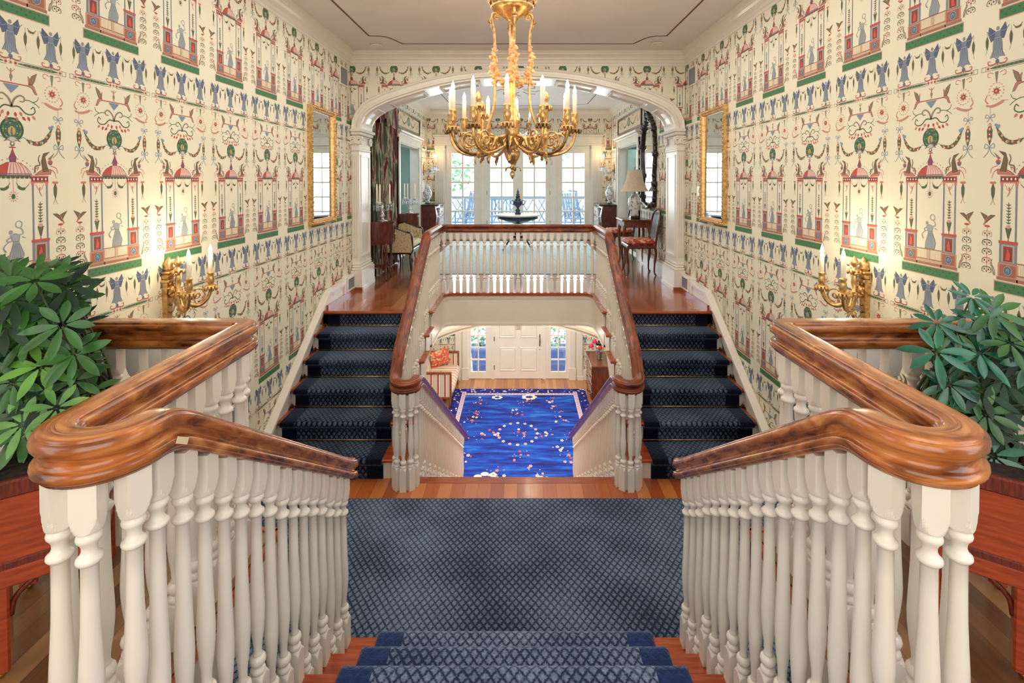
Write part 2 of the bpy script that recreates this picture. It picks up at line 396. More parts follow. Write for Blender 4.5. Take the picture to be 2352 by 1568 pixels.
RED, PINK, BLU, DBL = (186, 52, 46), (224, 156, 146), (128, 148, 172), (74, 92, 128)
GRN, DGR, BRN, YEL = (44, 116, 66), (44, 62, 44), (112, 86, 62), (206, 176, 84)
GRY, WHT, ROSE, OLV = (150, 156, 160), (244, 236, 220), (214, 110, 96), (88, 96, 60)
W, V = 3.12, 6.95          # width and drop of the paper's repeat
def paper_tile():
    d = Draw(0.12)
    # parasol canopy with finial
    d.fill([(-.48, 0), (-.44, .12), (-.32, .25), (-.15, .34), (0, .36), (.15, .34), (.32, .25), (.44, .12), (.48, 0)], (236, 196, 184), 1)
    d.fill([(-.48, 0), (-.44, .12), (-.32, .25), (-.15, .34), (-.10, .34), (-.16, 0)], (196, 62, 50), 2)
    for i in range(6):
        t = -.08+i*.10; d.line([(t*1.0, 0.02), (t*.82, .2), (t*.45, .345)], .016, (190, 96, 90), 3)
    d.line([(-.50, .01), (.50, .01)], .05, (72, 78, 60), 3); d.line([(-.48, .06), (.48, .06)], .03, (96, 88, 140), 4)
    for i in range(9): d.ell(-.46+i*.115, -.03, .055, .03, (72, 84, 62), 2, 8)
    for i in range(13):
        a = pi*(i+.5)/13; d.ell(-.54*cos(a), .04+.40*sin(a), .018, .022, (176, 150, 130), 1, 6)
    d.fill([(-.07, .36), (.07, .36), (.09, .46), (.04, .56), (0, .70), (-.04, .56), (-.09, .46)], (132, 60, 96), 3)
    d.fill([(-.03, .54), (.03, .54), (0, .74)], RED, 4); d.rect(-.08, .70, .08, .73, RED, 4); d.ell(0, .80, .06, .06, (110, 104, 90), 4)
    d.ell(0, .81, .03, .03, WHT, 5, 8)
    # peacock
    d.ell(0, 1.16, .285, .29, (30, 84, 60), 2, 24); d.ell(0, 1.16, .25, .255, (70, 128, 88), 3, 22); d.ell(0, 1.16, .19, .20, (40, 100, 80), 4, 18)
    for r_, n_ in ((.22, 14), (.155, 10)):
        for i in range(n_): d.ell(r_*cos(2*pi*i/n_), 1.16+r_*sin(2*pi*i/n_), .02, .02, (170, 170, 80) if i % 2 else (30, 70, 80), 5, 6)
    d.ell(-.01, 1.12, .10, .12, (200, 170, 90), 5, 14); d.line([(0, 1.20), (-.02, 1.1), (.01, .98)], [.03, .07], (70, 84, 124), 6)
    d.fill([(-.20, .86), (-.08, .98), (.08, .98), (.20, .86), (.10, .90), (0, .84), (-.10, .90)], (196, 196, 190), 6)
    d.line([(-.2, .86), (-.06, .97)], .02, (90, 84, 76), 7); d.line([(.2, .86), (.06, .97)], .02, (90, 84, 76), 7)
    def half():
        # bouquet arms, leaf scrolls, tazza and birds
        d.line([(0, 1.72), (.18, 1.74), (.34, 1.60), (.5, 1.58), (.6, 1.66), (.56, 1.78), (.49, 1.72)], [.05, .03], (70, 92, 62), 2)
        for i, (x, y) in enumerate(((.08, 1.6), (.2, 1.62), (.26, 1.5), (.12, 1.48), (.4, 1.52), (.52, 1.55))): d.leaf(x, y, .13, -1.4+.3*(i % 3), .07, ROSE if i % 2 else RED, 3)
        d.line([(0, 1.72), (.06, 1.9), (.2, 2.02), (.32, 1.98), (.30, 1.88), (.2, 1.88)], [.07, .03], (132, 122, 104), 3)
        d.line([(.3, 1.92), (.45, 1.93), (.62, 1.86), (.72, 1.78)], [.03, .02], (56, 110, 70), 2); d.line([(.55, 1.9), (.66, 1.96), (.70, 2.06)], [.03, .015], (56, 110, 70), 2)
        d.line([(0, 2.30), (.52, 2.30)], .03, RED, 4); d.fill([(.0, 2.05), (.2, 2.27), (0, 2.27)], (110, 136, 170), 3)
        d.fill([(.40, 2.30), (.50, 2.36), (.58, 2.30), (.66, 2.10), (.60, 2.12), (.52, 2.26)], (190, 116, 106), 4)
        d.fill([(.44, 2.34), (.52, 2.56), (.66, 2.66), (.60, 2.46), (.54, 2.34)], (140, 108, 84), 5); d.fill([(.44, 2.36), (.42, 2.56), (.50, 2.46)], (176, 110, 96), 5)
        # round flower medallion and leaf beneath
        for i in range(16):
            a = 2*pi*i/16; d.ell(1.08+.20*cos(a), 2.2+.21*sin(a), .022, .022, PINK, 2, 6)
        d.ell(1.08, 2.2, .07, .07, RED, 3, 10); d.ell(1.08, 2.2, .03, .03, YEL, 4, 6)
        for i in range(8): d.ell(1.08+.10*cos(pi*i/4), 2.2+.10*sin(pi*i/4), .02, .02, ROSE, 3, 6)
        d.line([(1.08, 2.70), (1.08, 2.42)], [.12, .03], (120, 120, 96), 2); d.line([(1.0, 2.66), (.86, 2.70), (.84, 2.6), (.92, 2.58)], .02, ROSE, 2); d.line([(1.16, 2.66), (1.3, 2.70), (1.32, 2.6), (1.24, 2.58)], .02, ROSE, 2)
        d.line([(1.36, 1.86), (1.2, 1.82), (1.02, 1.86), (.86, 1.93), (.76, 1.92)], [.06, .09, .02], (200, 130, 120), 3); d.line([(1.30, 1.9), (1.38, 2.0), (1.32, 2.14)], [.05, .02], ROSE, 3)
        # drop of bow and flowers
        d.line([(1.24, 1.84), (1.24, 1.58)], .012, GRY, 2)
        for sx in (-1, 1):
            d.line([(1.24, 1.54), (1.24+sx*.10, 1.62), (1.24+sx*.13, 1.54), (1.24, 1.53)], .022, BLU, 3); d.line([(1.24, 1.53), (1.24+sx*.08, 1.42)], .02, BLU, 3)
            d.line([(1.24, .76), (1.24+sx*.11, .86), (1.24+sx*.13, .74), (1.24, .76)], .024, BLU, 3); d.line([(1.24, .76), (1.24+sx*.05, .62), (1.24+sx*.17, .50)], .022, BLU, 3)
        d.fill([(1.24, 1.40), (1.31, 1.2), (1.30, 1.02), (1.24, .80), (1.18, 1.02), (1.17, 1.2)], (60, 96, 62), 3)
        for y, c in ((1.24, ROSE), (1.10, RED), (.98, (226, 150, 90)), (1.34, (200, 140, 80))): d.ell(1.24, y, .045, .05, c, 4, 8); d.ell(1.24, y, .018, .02, WHT, 5, 6)
        # garland
        g = smoothpath([(1.06, 1.28, 0), (.92, 1.02, 0), (.72, .86, 0), (.5, .86, 0), (.36, .93, 0)], 3)
        d.line([(p[0], p[1]) for p in g], [.05, .12, .15, .13, .05], (52, 94, 60), 3, False)
        for i, p in enumerate(g[2:-2]): d.ell(p[0]+.02*(-1)**i, p[1]+.02*(-1)**(i//2), .038, .038, (ROSE, (232, 150, 90), RED, (236, 200, 190))[i % 4], 4, 7); 
        d.line([(.36, .93), (.28, .98), (.2, .93)], .02, BLU, 3); d.ell(1.06, 1.32, .06, .04, BLU, 3, 8, .6); d.ell(1.0, 1.28, .04, .06, BLU, 3, 8, .6)
        # griffin on the capital
        d.fill([(.56, .04), (1.0, .06), (1.02, .16), (.86, .22), (.66, .12)], (200, 110, 100), 3)
        d.line([(.56, .10), (.58, .26), (.70, .30), (.66, .44), (.70, .56)], [.05, .025], (96, 84, 66), 4); d.line([(.58, .2), (.66, .24), (.62, .16)], .02, RED, 4)
        d.fill([(.78, .12), (.94, .14), (.88, .34), (.84, .52), (.98, .66), (.80, .60), (.74, .40)], (104, 84, 58), 4); d.fill([(.92, .46), (1.12, .64), (1.0, .44)], (130, 116, 84), 4)
        d.ell(.99, .38, .07, .06, (200, 76, 66), 5, 8); d.ell(.99, .34, .05, .04, (70, 96, 140), 6, 8)
        d.line([(.98, .2), (1.10, .12), (1.16, -.05)], [.03, .015], ROSE, 3); d.line([(1.0, .28), (1.16, .22), (1.2, .08)], [.03, .015], ROSE, 3)
        # pilaster
        d.rect(.46, -.14, .92, 0, (126, 40, 44), 3); 
        for i in range(4): d.ell(.53+i*.107, -.07, .025, .035, WHT, 4, 6)
        d.rect(.45, -.17, .93, -.13, (200, 110, 96), 4); d.rect(.45, -.01, .93, .02, (200, 110, 96), 4)
        for x in (.50, .88): d.rect(x-.022, -1.64, x+.022, -.2, (74, 90, 122), 2); d.rect(x-.008, -1.64, x+.008, -.2, (140, 156, 180), 3); d.rect(x-.035, -.24, x+.035, -.15, ROSE, 3)
        d.line([(.58, -.2), (.64, -.32), (.69, -.36), (.74, -.32), (.80, -.2)], .014, ROSE, 3); d.line([(.69, -.28), (.68, -.40), (.74, -.52)], [.05, .015], (196, 110, 90), 4)
        d.line([(.69, -.66), (.69, -1.2)], .02, (60, 80, 50), 3)
        for i in range(7):
            y = -.74-i*.075; d.leaf(.69, y, .065, .5, .03, (66, 80, 54), 3); d.leaf(.69, y, .065, pi-.5, .03, (66, 80, 54), 3); d.ell(.69+.06*(-1)**i, y+.03, .012, .012, RED, 4, 5)
        d.ell(.69, -1.27, .06, .05, (210, 150, 140), 3, 8); d.fill([(.61, -1.30), (.77, -1.30), (.73, -1.44), (.70, -1.56), (.68, -1.56), (.65, -1.44)], (76, 92, 60), 3); d.line([(.69, -1.56), (.69, -1.68)], [.02, .05], RED, 3)
        d.rect(.44, -1.70, .94, -1.63, (204, 64, 52), 4)
        d.rect(.46, -2.20, .92, -1.70, (112, 126, 150), 2); d.rect(.52, -2.17, .86, -1.73, (176, 164, 146), 3); d.rect(.57, -2.15, .81, -1.77, (128, 52, 52), 4)
        d.fill([(.64, -2.12), (.76, -2.12), (.74, -1.96), (.71, -1.82), (.67, -1.84), (.62, -1.98)], (222, 66, 52), 5)
        d.rect(.43, -2.56, .95, -2.20, (206, 128, 108), 2); d.rect(.48, -2.53, .90, -2.24, (160, 92, 74), 3); d.ell(.69, -2.38, .115, .125, (196, 190, 180), 4, 14); d.ell(.69, -2.38, .09, .10, (70, 112, 152), 5, 14)
        d.line([(.65, -2.42), (.69, -2.33), (.73, -2.40)], .02, (150, 180, 200), 6)
        d.rect(.43, -2.64, .98, -2.56, (150, 110, 86), 3)
        # little green swags under the parasol
        d.line([(.08, -.16), (.16, -.29), (.28, -.31), (.40, -.20)], [.02, .09, .02], (70, 90, 60), 3); d.line([(.06, -.02), (.10, -.1), (.08, -.16)], .012, PINK, 2); d.line([(.40, -.20), (.44, -.10)], .012, PINK, 2)
        # tassel outside the pilaster
        d.ell(1.08, -.16, .05, .035, ROSE, 3, 8); d.ell(1.16, -.16, .05, .035, ROSE, 3, 8); d.leaf(1.12, -.18, .44, -pi/2, .09, (76, 92, 60), 3); d.line([(1.12, -.60), (1.06, -.74)], .014, ROSE, 2); d.line([(1.12, -.60), (1.18, -.74)], .014, ROSE, 2)
        # bird on its plant column between the pavilions
        d.fill([(1.28, -1.02), (1.46, -.94), (1.34, -1.12), (1.30, -1.22), (1.22, -1.14), (1.04, -1.00), (1.16, -1.0), (1.24, -1.06)], (112, 92, 66), 4); d.line([(1.26, -1.06), (1.36, -1.28)], [.03, .05], (196, 96, 84), 5)
        d.ell(1.26, -1.30, .08, .03, RED, 4, 8); d.line([(1.26, -1.3), (1.26, -2.5)], .012, (180, 120, 104), 2)
        for i in range(5):
            y = -1.42-i*.235; c = ((224, 170, 150), (70, 84, 66), (96, 104, 84), (200, 100, 90), (90, 96, 70))[i]
            for sx in (-1, 1): d.line([(1.26, y), (1.26+sx*.10, y-.02), (1.26+sx*.13, y-.12), (1.26+sx*.06, y-.15)], [.035, .015], c, 3); d.ell(1.26+sx*.06, y-.07, .022, .028, (60, 74, 56), 4, 6)
            d.ell(1.26, y-.12, .02, .03, RED, 4, 6)
        for i in range(3): d.line([(1.02+.02*i, -2.55), (1.06+.04*i, -2.36+.05*i), (1.16-.03*i, -2.30+.08*i)], .014, BRN, 3)
        # railing between pilasters
        d.rect(0, -2.18, .46, -2.15, (150, 108, 84), 3); d.rect(.06, -2.46, .44, -2.18, (238, 224, 196), 1)
        for i in range(7): d.rect(.09+i*.052, -2.45, .10+i*.052, -2.18, (176, 150, 120), 2)
        d.rect(0, -2.48, .46, -2.45, (150, 100, 76), 3); d.rect(0, -2.56, .46, -2.48, (206, 170, 146), 2); d.rect(0, -2.64, .46, -2.56, (160, 104, 80), 3); d.rect(0, -2.46, .05, -2.18, (170, 126, 100), 3)
        # green ledge
        d.rect(0, -2.96, 1.05, -2.66, (214, 160, 146), 1); d.rect(0, -2.935, 1.03, -2.69, (46, 118, 70), 2)
        for i in range(9): d.ell(.06+i*.115, -2.81+.05*(-1)**i, .035, .02, (30, 84, 54), 3, 6, i)
        # pods between the angels
        for x in (.38, .72, 1.36): d.leaf(x, -3.30, .36, -pi/2, .07, (92, 96, 60), 3); d.line([(x, -3.30), (x, -3.18)], .01, GRY, 2); d.line([(x, -3.66), (x+.04, -3.78)], .01, GRY, 2)
        d.line([(.44, -3.18), (.50, -3.26), (.60, -3.26), (.66, -3.18)], [.02, .07, .02], (92, 96, 60), 3)
        # long bar with flowers, end boxes
        d.rect(.10, -4.20, 1.36, -4.08, (232, 220, 196), 1); d.rect(.10, -4.205, 1.50, -4.195, (96, 104, 110), 2); d.rect(.10, -4.085, 1.50, -4.075, (96, 104, 110), 2)
        d.rect(1.495, -4.205, 1.505, -4.075, (96, 104, 110), 2); d.rect(1.38, -4.205, 1.39, -4.075, (96, 104, 110), 2)
        d.line([(.18, -4.14), (.4, -4.14), (1.1, -4.14), (1.26, -4.14)], [.03, .09, .09, .03], (60, 96, 64), 3, False); d.ell(1.32, -4.14, .04, .035, RED, 3, 6); d.ell(.12, -4.14, .04, .04, RED, 3, 6)
        for i in range(8): d.ell(.3+i*.11, -4.14, .025, .02, (110, 140, 90), 4, 6)
    d.sym(half)
    d.line([(0, 2.34), (0, 2.66)], .03, (120, 110, 96), 3); d.ell(0, 2.46, .04, .07, (150, 120, 100), 4, 8); d.line([(-.10, 2.66), (0, 2.58), (.10, 2.66)], .02, ROSE, 3)
    d.line([(0, 0), (0, -.36)], .012, (190, 130, 120), 2); d.ell(0, -.50, .05, .07, (50, 96, 62), 4, 10)
    for i in range(12): d.line([(.07*cos(pi*i/6), -.50+.09*sin(pi*i/6)), (.12*cos(pi*i/6), -.50+.14*sin(pi*i/6))], .016, ROSE, 3)
    d.ell(0, -4.14, .05, .05, (200, 190, 160), 3, 8); d.ell(0, -4.14, .025, .025, RED, 4, 6); d.rect(-.04, -2.46, .04, -2.18, (206, 170, 146), 4)
    # the grey-blue lady with her wreath
    d.fill([(-.14, -2.14), (.20, -2.14), (.24, -1.95), (.16, -1.75), (.10, -1.62), (-.02, -1.62), (-.06, -1.78), (-.12, -1.95)], (146, 160, 172), 3)
    for i in range(5): d.line([(-.08+i*.06, -2.13), (-.04+i*.045, -1.9), (0+i*.025, -1.66)], .012, (96, 112, 130), 4)
    d.fill([(-.04, -1.62), (.12, -1.62), (.14, -1.46), (.02, -1.42), (-.10, -1.46)], (156, 168, 178), 4); d.ell(-.08, -1.38, .05, .055, (150, 156, 160), 5, 8)
    d.line([(.10, -1.46), (.22, -1.44), (.20, -1.34), (.14, -1.28)], .035, (156, 166, 172), 5); d.line([(-.06, -1.5), (-.18, -1.56), (-.12, -1.62), (.0, -1.56)], .035, (146, 158, 168), 5)
    d.line([(.12+.08*cos(a*pi/6), -1.20+.085*sin(a*pi/6)) for a in range(13)], .024, (132, 150, 160), 5); d.line([(-.12, -1.6), (-.26, -1.74), (-.20, -1.86)], [.02, .05], (120, 142, 158), 3); d.line([(.2, -1.52), (.3, -1.56)], [.04, .01], (120, 142, 158), 3)
    # three winged figures over their orbs
    for x in (-1.07, 0, 1.07):
        d.fill([(x-.06, -3.22), (x-.24, -3.06), (x-.26, -3.24), (x-.18, -3.46), (x-.06, -3.40)], (72, 92, 132), 3); d.fill([(x+.06, -3.22), (x+.20, -3.04), (x+.24, -3.22), (x+.16, -3.44), (x+.06, -3.40)], (72, 92, 132), 3)
        d.fill([(x-.09, -3.36), (x+.09, -3.36), (x+.12, -3.55), (x+.13, -3.76), (x+.21, -3.90), (x+.06, -3.86), (x-.02, -3.94), (x-.10, -3.86), (x-.20, -3.88), (x-.12, -3.70), (x-.12, -3.52)], (136, 152, 174), 4)
        for i in range(6): d.line([(x-.13+i*.055, -3.86), (x-.08+i*.034, -3.6), (x-.06+i*.024, -3.40)], .014, (66, 84, 116), 5)
        for i in range(4): d.line([(x-.24+i*.012, -3.10-.08*i), (x-.08, -3.26-.03*i)], .01, (52, 68, 104), 4); d.line([(x+.22-i*.012, -3.10-.08*i), (x+.08, -3.26-.03*i)], .01, (52, 68, 104), 4)
        d.fill([(x-.07, -3.36), (x+.07, -3.36), (x+.09, -3.22), (x-.08, -3.22)], (112, 130, 158), 5); d.ell(x, -3.15, .045, .055, (132, 140, 152), 6, 8)
        d.line([(x-.06, -3.22), (x-.2, -3.28), (x-.3, -3.16)], .022, (124, 140, 160), 6); d.line([(x+.06, -3.22), (x+.2, -3.24), (x+.3, -3.14)], .022, (124, 140, 160), 6)
        d.ell(x, -3.99, .05, .055, (84, 100, 134), 5, 10)
        d.line([(x, -4.04), (x, -4.08)], .03, RED, 4)
    for x in (-1.07, 0, 1.07):
        for sx in (-1, 1): d.line([(x+sx*.02, -4.03), (x+sx*.12, -4.06), (x+sx*.24, -4.04), (x+sx*.25, -3.96), (x+sx*.18, -3.97)], [.05, .02], (190, 84, 78), 4)
    return d.sh
TILE = paper_tile()
def paper(mb, M3, u0, u1, z0, z1, uc, zc=8.24, keep=None, off=0.0022):
    """lay the paper's repeat over u0..u1, z0..z1; M3(u, z, lift) gives the point on the wall; uc, zc place one repeat"""
    for i in range(int((u0-uc)/W)-1, int((u1-uc)/W)+2):
        for j in range(-4, 3):
            cx, cz = uc+i*W, zc+j*V
            if cx+W/2 < u0 or cx-W/2 > u1 or cz+2.8 < z0 or cz-4.3 > z1: continue
            for vs, fs, c, l in TILE:
                P = [(cx+x, cz+y) for x, y in vs]; us = [p[0] for p in P]; zs = [p[1] for p in P]
                if max(us) < u0 or min(us) > u1 or max(zs) < z0 or min(zs) > z1: continue
                P = [(min(max(a, u0), u1), min(max(b, z0), z1)) for a, b in P]
                if keep:
                    ok = [keep(*p) for p in P]
                    if not all(ok):
                        fs = [f for f in fs if all(ok[k] for k in f)]
                        if not fs: continue
                mb.add([M3(a, b, off+l*0.0007) for a, b in P], fs, 'print', False, c)

# ------------------------------------------------------------------ room shell
ZT = 17.6; HW = 12.4; YA = 37.2; YB = 39.9; YF = 67.8; ZF = -19.0
DOOR = (51.8, 61.6, 0.0, 12.1)
def side_wall(sx):
    nm = 'wall_left' if sx < 0 else 'wall_right'
    mb = MB(); x0, x1 = sx*HW, sx*(HW+0.9); d0, d1, e0, e1 = DOOR
    for y0, y1, z0, z1 in ((-6.5, d0, ZF-0.8, ZT), (d1, YF+1.2, ZF-0.8, ZT), (d0, d1, e1, ZT), (d0, d1, ZF-0.8, e0-0.05)):
        mb.box(x0, x1, y0, y1, z0, z1, 'wall_cream')
    uc = 15.50 if sx < 0 else -18.1
    if sx < 0: f = lambda u, z, h: (-HW+h, u, z); k = lambda u, z: not (d0 < u < d1 and e0-.1 < z < e1); r1, r2, r3 = (-2, YA), (YB, YF), (20, YF)
    else: f = lambda u, z, h: (HW-h, -u, z); k = lambda u, z: not (d0 < -u < d1 and e0-.1 < z < e1); r1, r2, r3 = (-YA, 2), (-YF, -YB), (-YF, -20)
    paper(mb, f, *r1, -6, ZT-.9, uc, keep=None); paper(mb, f, *r2, 0, ZT-.9, uc, keep=k); paper(mb, f, *r3, ZF+1, -7, uc)
    return struct(nm, mb)
side_wall(-1); side_wall(1)
# arch: outer and inner outline of its face (x, z)
AO = [(-12.36, 11.95), (-12.28, 12.6), (-11.98, 13.25), (-11.5, 13.85), (-10.97, 14.2), (-9.9, 14.68), (-8.71, 15.05), (-7.3, 15.48), (-5.9, 15.82), (-4.5, 16.08), (-3.0, 16.27), (-1.5, 16.37), (0, 16.40)]
AI = [(-11.62, 11.95), (-11.56, 12.4), (-11.36, 12.85), (-11.0, 13.22), (-10.55, 13.5), (-9.6, 13.95), (-8.5, 14.32), (-7.1, 14.76), (-5.75, 15.10), (-4.4, 15.38), (-2.95, 15.57), (-1.5, 15.67), (0, 15.71)]
AO = AO+[(-x, z) for x, z in AO[-2::-1]]; AI = AI+[(-x, z) for x, z in AI[-2::-1]]
def under(x, z, P):
    for a, b in zip(P, P[1:]):
        if a[0] <= x <= b[0]: return z < a[1]+(b[1]-a[1])*(x-a[0])/(b[0]-a[0])
    return False
mb = MB(); n_ = len(AO)
for y in (YA, YB):
    vs = [(x, y, z) for x, z in AO]+[(x, y, ZT) for x, z in AO]; mb.add(vs, [(i, i+1, n_+i+1, n_+i) for i in range(n_-1)], 'wall_cream')
paper(mb, lambda u, z, h: (u, YA-h, z), -HW, HW, 12, ZT-.9, -2.94, keep=lambda u, z: not under(u, z+.52, AO))
struct('wall_arch', mb)
# arch moulding with its panelled soffit
mb = MB()
def offs(t): return [(a[0]+(b[0]-a[0])*t, a[1]+(b[1]-a[1])*t) for a, b in zip(AO, AI)]
prof = [(0, YA+.02), (0, YA-.18), (.10, YA-.26), (.22, YA-.22), (.30, YA-.14), (.55, YA-.14), (.62, YA-.20), (.80, YA-.20), (.88, YA-.08), (1.0, YA-.08), (1.0, YB), (.6, YB+.1), (0, YB+.1)]
rows = [[(x, y, z) for x, z in offs(t)] for t, y in prof]
for a, b in zip(rows, rows[1:]): mb.add(a+b, [(i, n_+i, n_+i+1, i+1) for i in range(n_-1)], 'white_paint')
struct('trim_1', mb)
mb = MB(); m_ = MB()
for a, b in ((1, 4), (5, 7), (8, 10), (11, 13), (14, 16), (17, 19), (20, 23)):      # raised panels on the soffit
    for t0, t1, h in ((0.02, 0.10, .10), (.90, .98, .10)):
        P = AI[a:b+1]; y0, y1 = YA+.4+(YB-YA-.8)*t0, YA+.4+(YB-YA-.8)*t1
        L = len(P); lo = [(x*(1-h/14), z-h) for x, z in P]
        mb.add([(x, y0, z) for x, z in lo]+[(x, y1, z) for x, z in lo]+[(x, y0, z+.02) for x, z in P]+[(x, y1, z+.02) for x, z in P],
               [(i, i+1, L+i+1, L+i) for i in range(L-1)]+[(i, i+1, 2*L+i+1, 2*L+i) for i in range(L-1)]+[(L+i, 3*L+i, 3*L+i+1, L+i+1) for i in range(L-1)], 'white_paint')
    for q in (a, b-0):
        x, z = AI[q]; mb.box(x-.12, x+.12, YA+.4, YB-.4, z-.12, z-.0, 'white_paint')
struct('trim_2', mb)
# far wall with the openings of the doors above and the entrance below
mb = MB(); FD = (-10.0, 9.8); zD = 12.9
ED = (-7.1, 7.1); zE = -19+12.6
for x0, x1, z0, z1 in ((-HW, FD[0], 0, ZT), (FD[1], HW, 0, ZT), (FD[0], FD[1], zD, ZT), (-HW, ED[0], ZF, -1.2), (ED[1], HW, ZF, -1.2), (ED[0], ED[1], zE, -1.2), (-HW, HW, -1.2, 0)):
    mb.box(x0, x1, YF, YF+.9, z0, z1, 'wall_cream')
g = lambda u, z, h: (u, YF-h, z)
paper(mb, g, -HW, FD[0]-1.2, 0, ZT-.9, -9.1); paper(mb, g, FD[1]+1.2, HW, 0, ZT-.9, -9.1); paper(mb, g, FD[0]-1.2, FD[1]+1.2, 14.2, ZT-.9, -9.1)
paper(mb, g, -HW, -8.4, ZF+1, -7, -9.6, -12.3+2.2); paper(mb, g, 8.4, HW, ZF+1, -7, 10.1, -12.3+2.2)
struct('wall_back', mb)
mb = MB(); mb.box(-HW-.9, HW+.9, -7.4, -6.5, -7, ZT, 'wall_cream'); struct('wall_front', mb)
mb = MB(); mb.box(-HW, HW, 5.4, 6.2, -6.9, -1.0, 'wall_cream'); struct('wall_landing', mb)
mb = MB(); mb.box(-HW, HW, 20.6, 21.2, ZF, -6.9, 'wall_cream'); struct('wall_foyer', mb)
# ceilings
mb = MB(); mb.box(-HW-.9, HW+.9, -7.4, YF+1.2, ZT, ZT+.6, 'ceiling_paint')
IN = [(-9.75, -2), (-9.75, 33.0), (-9.05, 33.05), (-8.7, 33.25), (-8.45, 33.65), (-8.2, 34.3), (-8.0, 34.9), (8.0, 34.9), (8.2, 34.3), (8.45, 33.65), (8.7, 33.25), (9.05, 33.05), (9.75, 33.0), (9.75, -2)]
def strip(mb, pts, wd, z, m):
    for (x0, y0), (x1, y1) in zip(pts, pts[1:]):
        L = sqrt((x1-x0)**2+(y1-y0)**2); nx, ny = -(y1-y0)/L*wd/2, (x1-x0)/L*wd/2; ex, ey = (x1-x0)/L*wd/2, (y1-y0)/L*wd/2
        mb.add([(x0+nx-ex, y0+ny-ey, z), (x1+nx+ex, y1+ny+ey, z), (x1-nx+ex, y1-ny+ey, z), (x0-nx-ex, y0-ny-ey, z), (x0+nx, y0+ny, z+.05), (x1+nx, y1+ny, z+.05), (x1-nx, y1-ny, z+.05), (x0-nx, y0-ny, z+.05)],
               [(3, 2, 1, 0), (0, 1, 5, 4), (2, 3, 7, 6)], m)
strip(mb, IN, .10, ZT-.02, 'inlay_brown')
IN2 = [(-8.5, 43), (-8.5, 62.2), (-7.4, 62.6), (-6.9, 63.6), (6.9, 63.6), (7.4, 62.6), (8.5, 62.2), (8.5, 43), (7.4, 42.6), (-7.4, 42.6), (-8.5, 43)]
strip(mb, IN2, .10, ZT-.02, 'inlay_brown')
for i in range(8):
    a = 2*pi*i/8; strip(mb, [(0+.7*cos(a), 53+1.0*sin(a)), (1.9*cos(a+.25), 53+2.4*sin(a+.25)), (2.4*cos(a-.05), 53+3.2*sin(a-.05))], .12, ZT-.02, 'inlay_brown')
struct('ceiling', mb)
mb = MB(); mb.box(-HW, HW, 36.4, YF, -1.5, -0.92, 'ceiling_paint'); struct('ceiling.001', mb)
# cornices: sweep of a profile (distance from the wall, drop from the ceiling)
CP = [(0, -1.02), (.05, -1.0), (.06, -.86), (.12, -.82), (.12, -.62), (.20, -.56), (.22, -.46), (.30, -.34), (.42, -.24), (.44, -.14), (.52, -.10), (.52, 0)]
def cornice(x0, x1, y0, y1, k=1.0, sides='LRFB'):
    mb = MB(); ring = [(x0, y0), (x1, y0), (x1, y1), (x0, y1)]; rows = []
    for d, z in CP:
        e = d*k; rows.append([(x0+e, y0+e, ZT+z*k), (x1-e, y0+e, ZT+z*k), (x1-e, y1-e, ZT+z*k), (x0+e, y1-e, ZT+z*k)])
    return mb.loft(rows, 'white_paint', False, caps=False)
struct('trim_3', cornice(-HW, HW, -6.5, YA)); struct('trim_4', cornice(-HW, HW, YB, YF, 1.1))
# floors
mb = MB()
mb.box(-5.60, 5.60, -6.5, 6.45, -.8, 0, 'floor_nook')
for sx in (-1, 1):
    mb.box(sx*5.60, sx*HW, -6.5, 11.40, -.8, 0, 'floor_nook')
struct('floor', mb)
mb = MB()
for sx in (-1, 1):                                               # nosing and white fascia round the two bays
    mb.box(sx*5.40, sx*5.62, 6.4, 11.6, -.16, .012, 'floor_edge', .06); mb.box(sx*5.40, sx*HW, 11.40, 11.65, -.16, .012, 'floor_edge', .06)
    mb.box(sx*5.48, sx*5.60, 6.4, 11.45, -1.25, -.16, 'cool_white_paint'); mb.box(sx*5.48, sx*HW, 11.40, 11.52, -1.25, -.16, 'cool_white_paint')
    mb.box(sx*5.6, sx*HW, -6.5, 11.4, -1.25, -.82, 'cool_white_paint')
struct('trim_5', mb)
mb = MB(); mb.box(-HW, HW, 5.4, 23.3, -6.9, -6, 'floor_landing'); 
for sx in (-1, 1): mb.box(sx*5.2, sx*HW, 23.3, 23.62, -6.9, -6, 'floor_landing')
struct('floor.001', mb)
mb = MB(); mb.box(-5.2, 5.2, 23.05, 23.62, -6.16, -5.985, 'floor_edge', .05); struct('trim_6', mb)
mb = MB()
for sx in (-1, 1): mb.box(sx*5.55, sx*HW, 31.2, 36.3, -.9, 0, 'floor_upper')
mb.box(-HW, HW, 36.3, YA+.4, -.9, 0, 'floor_upper'); mb.box(-HW, HW, YA+.4, YF+1, -.9, 0, 'floor_far')
struct('floor.002', mb)
mb = MB(); mb.box(-HW, HW, 21.2, YF+1, ZF-.8, ZF, 'floor_foyer'); struct('floor.003', mb)
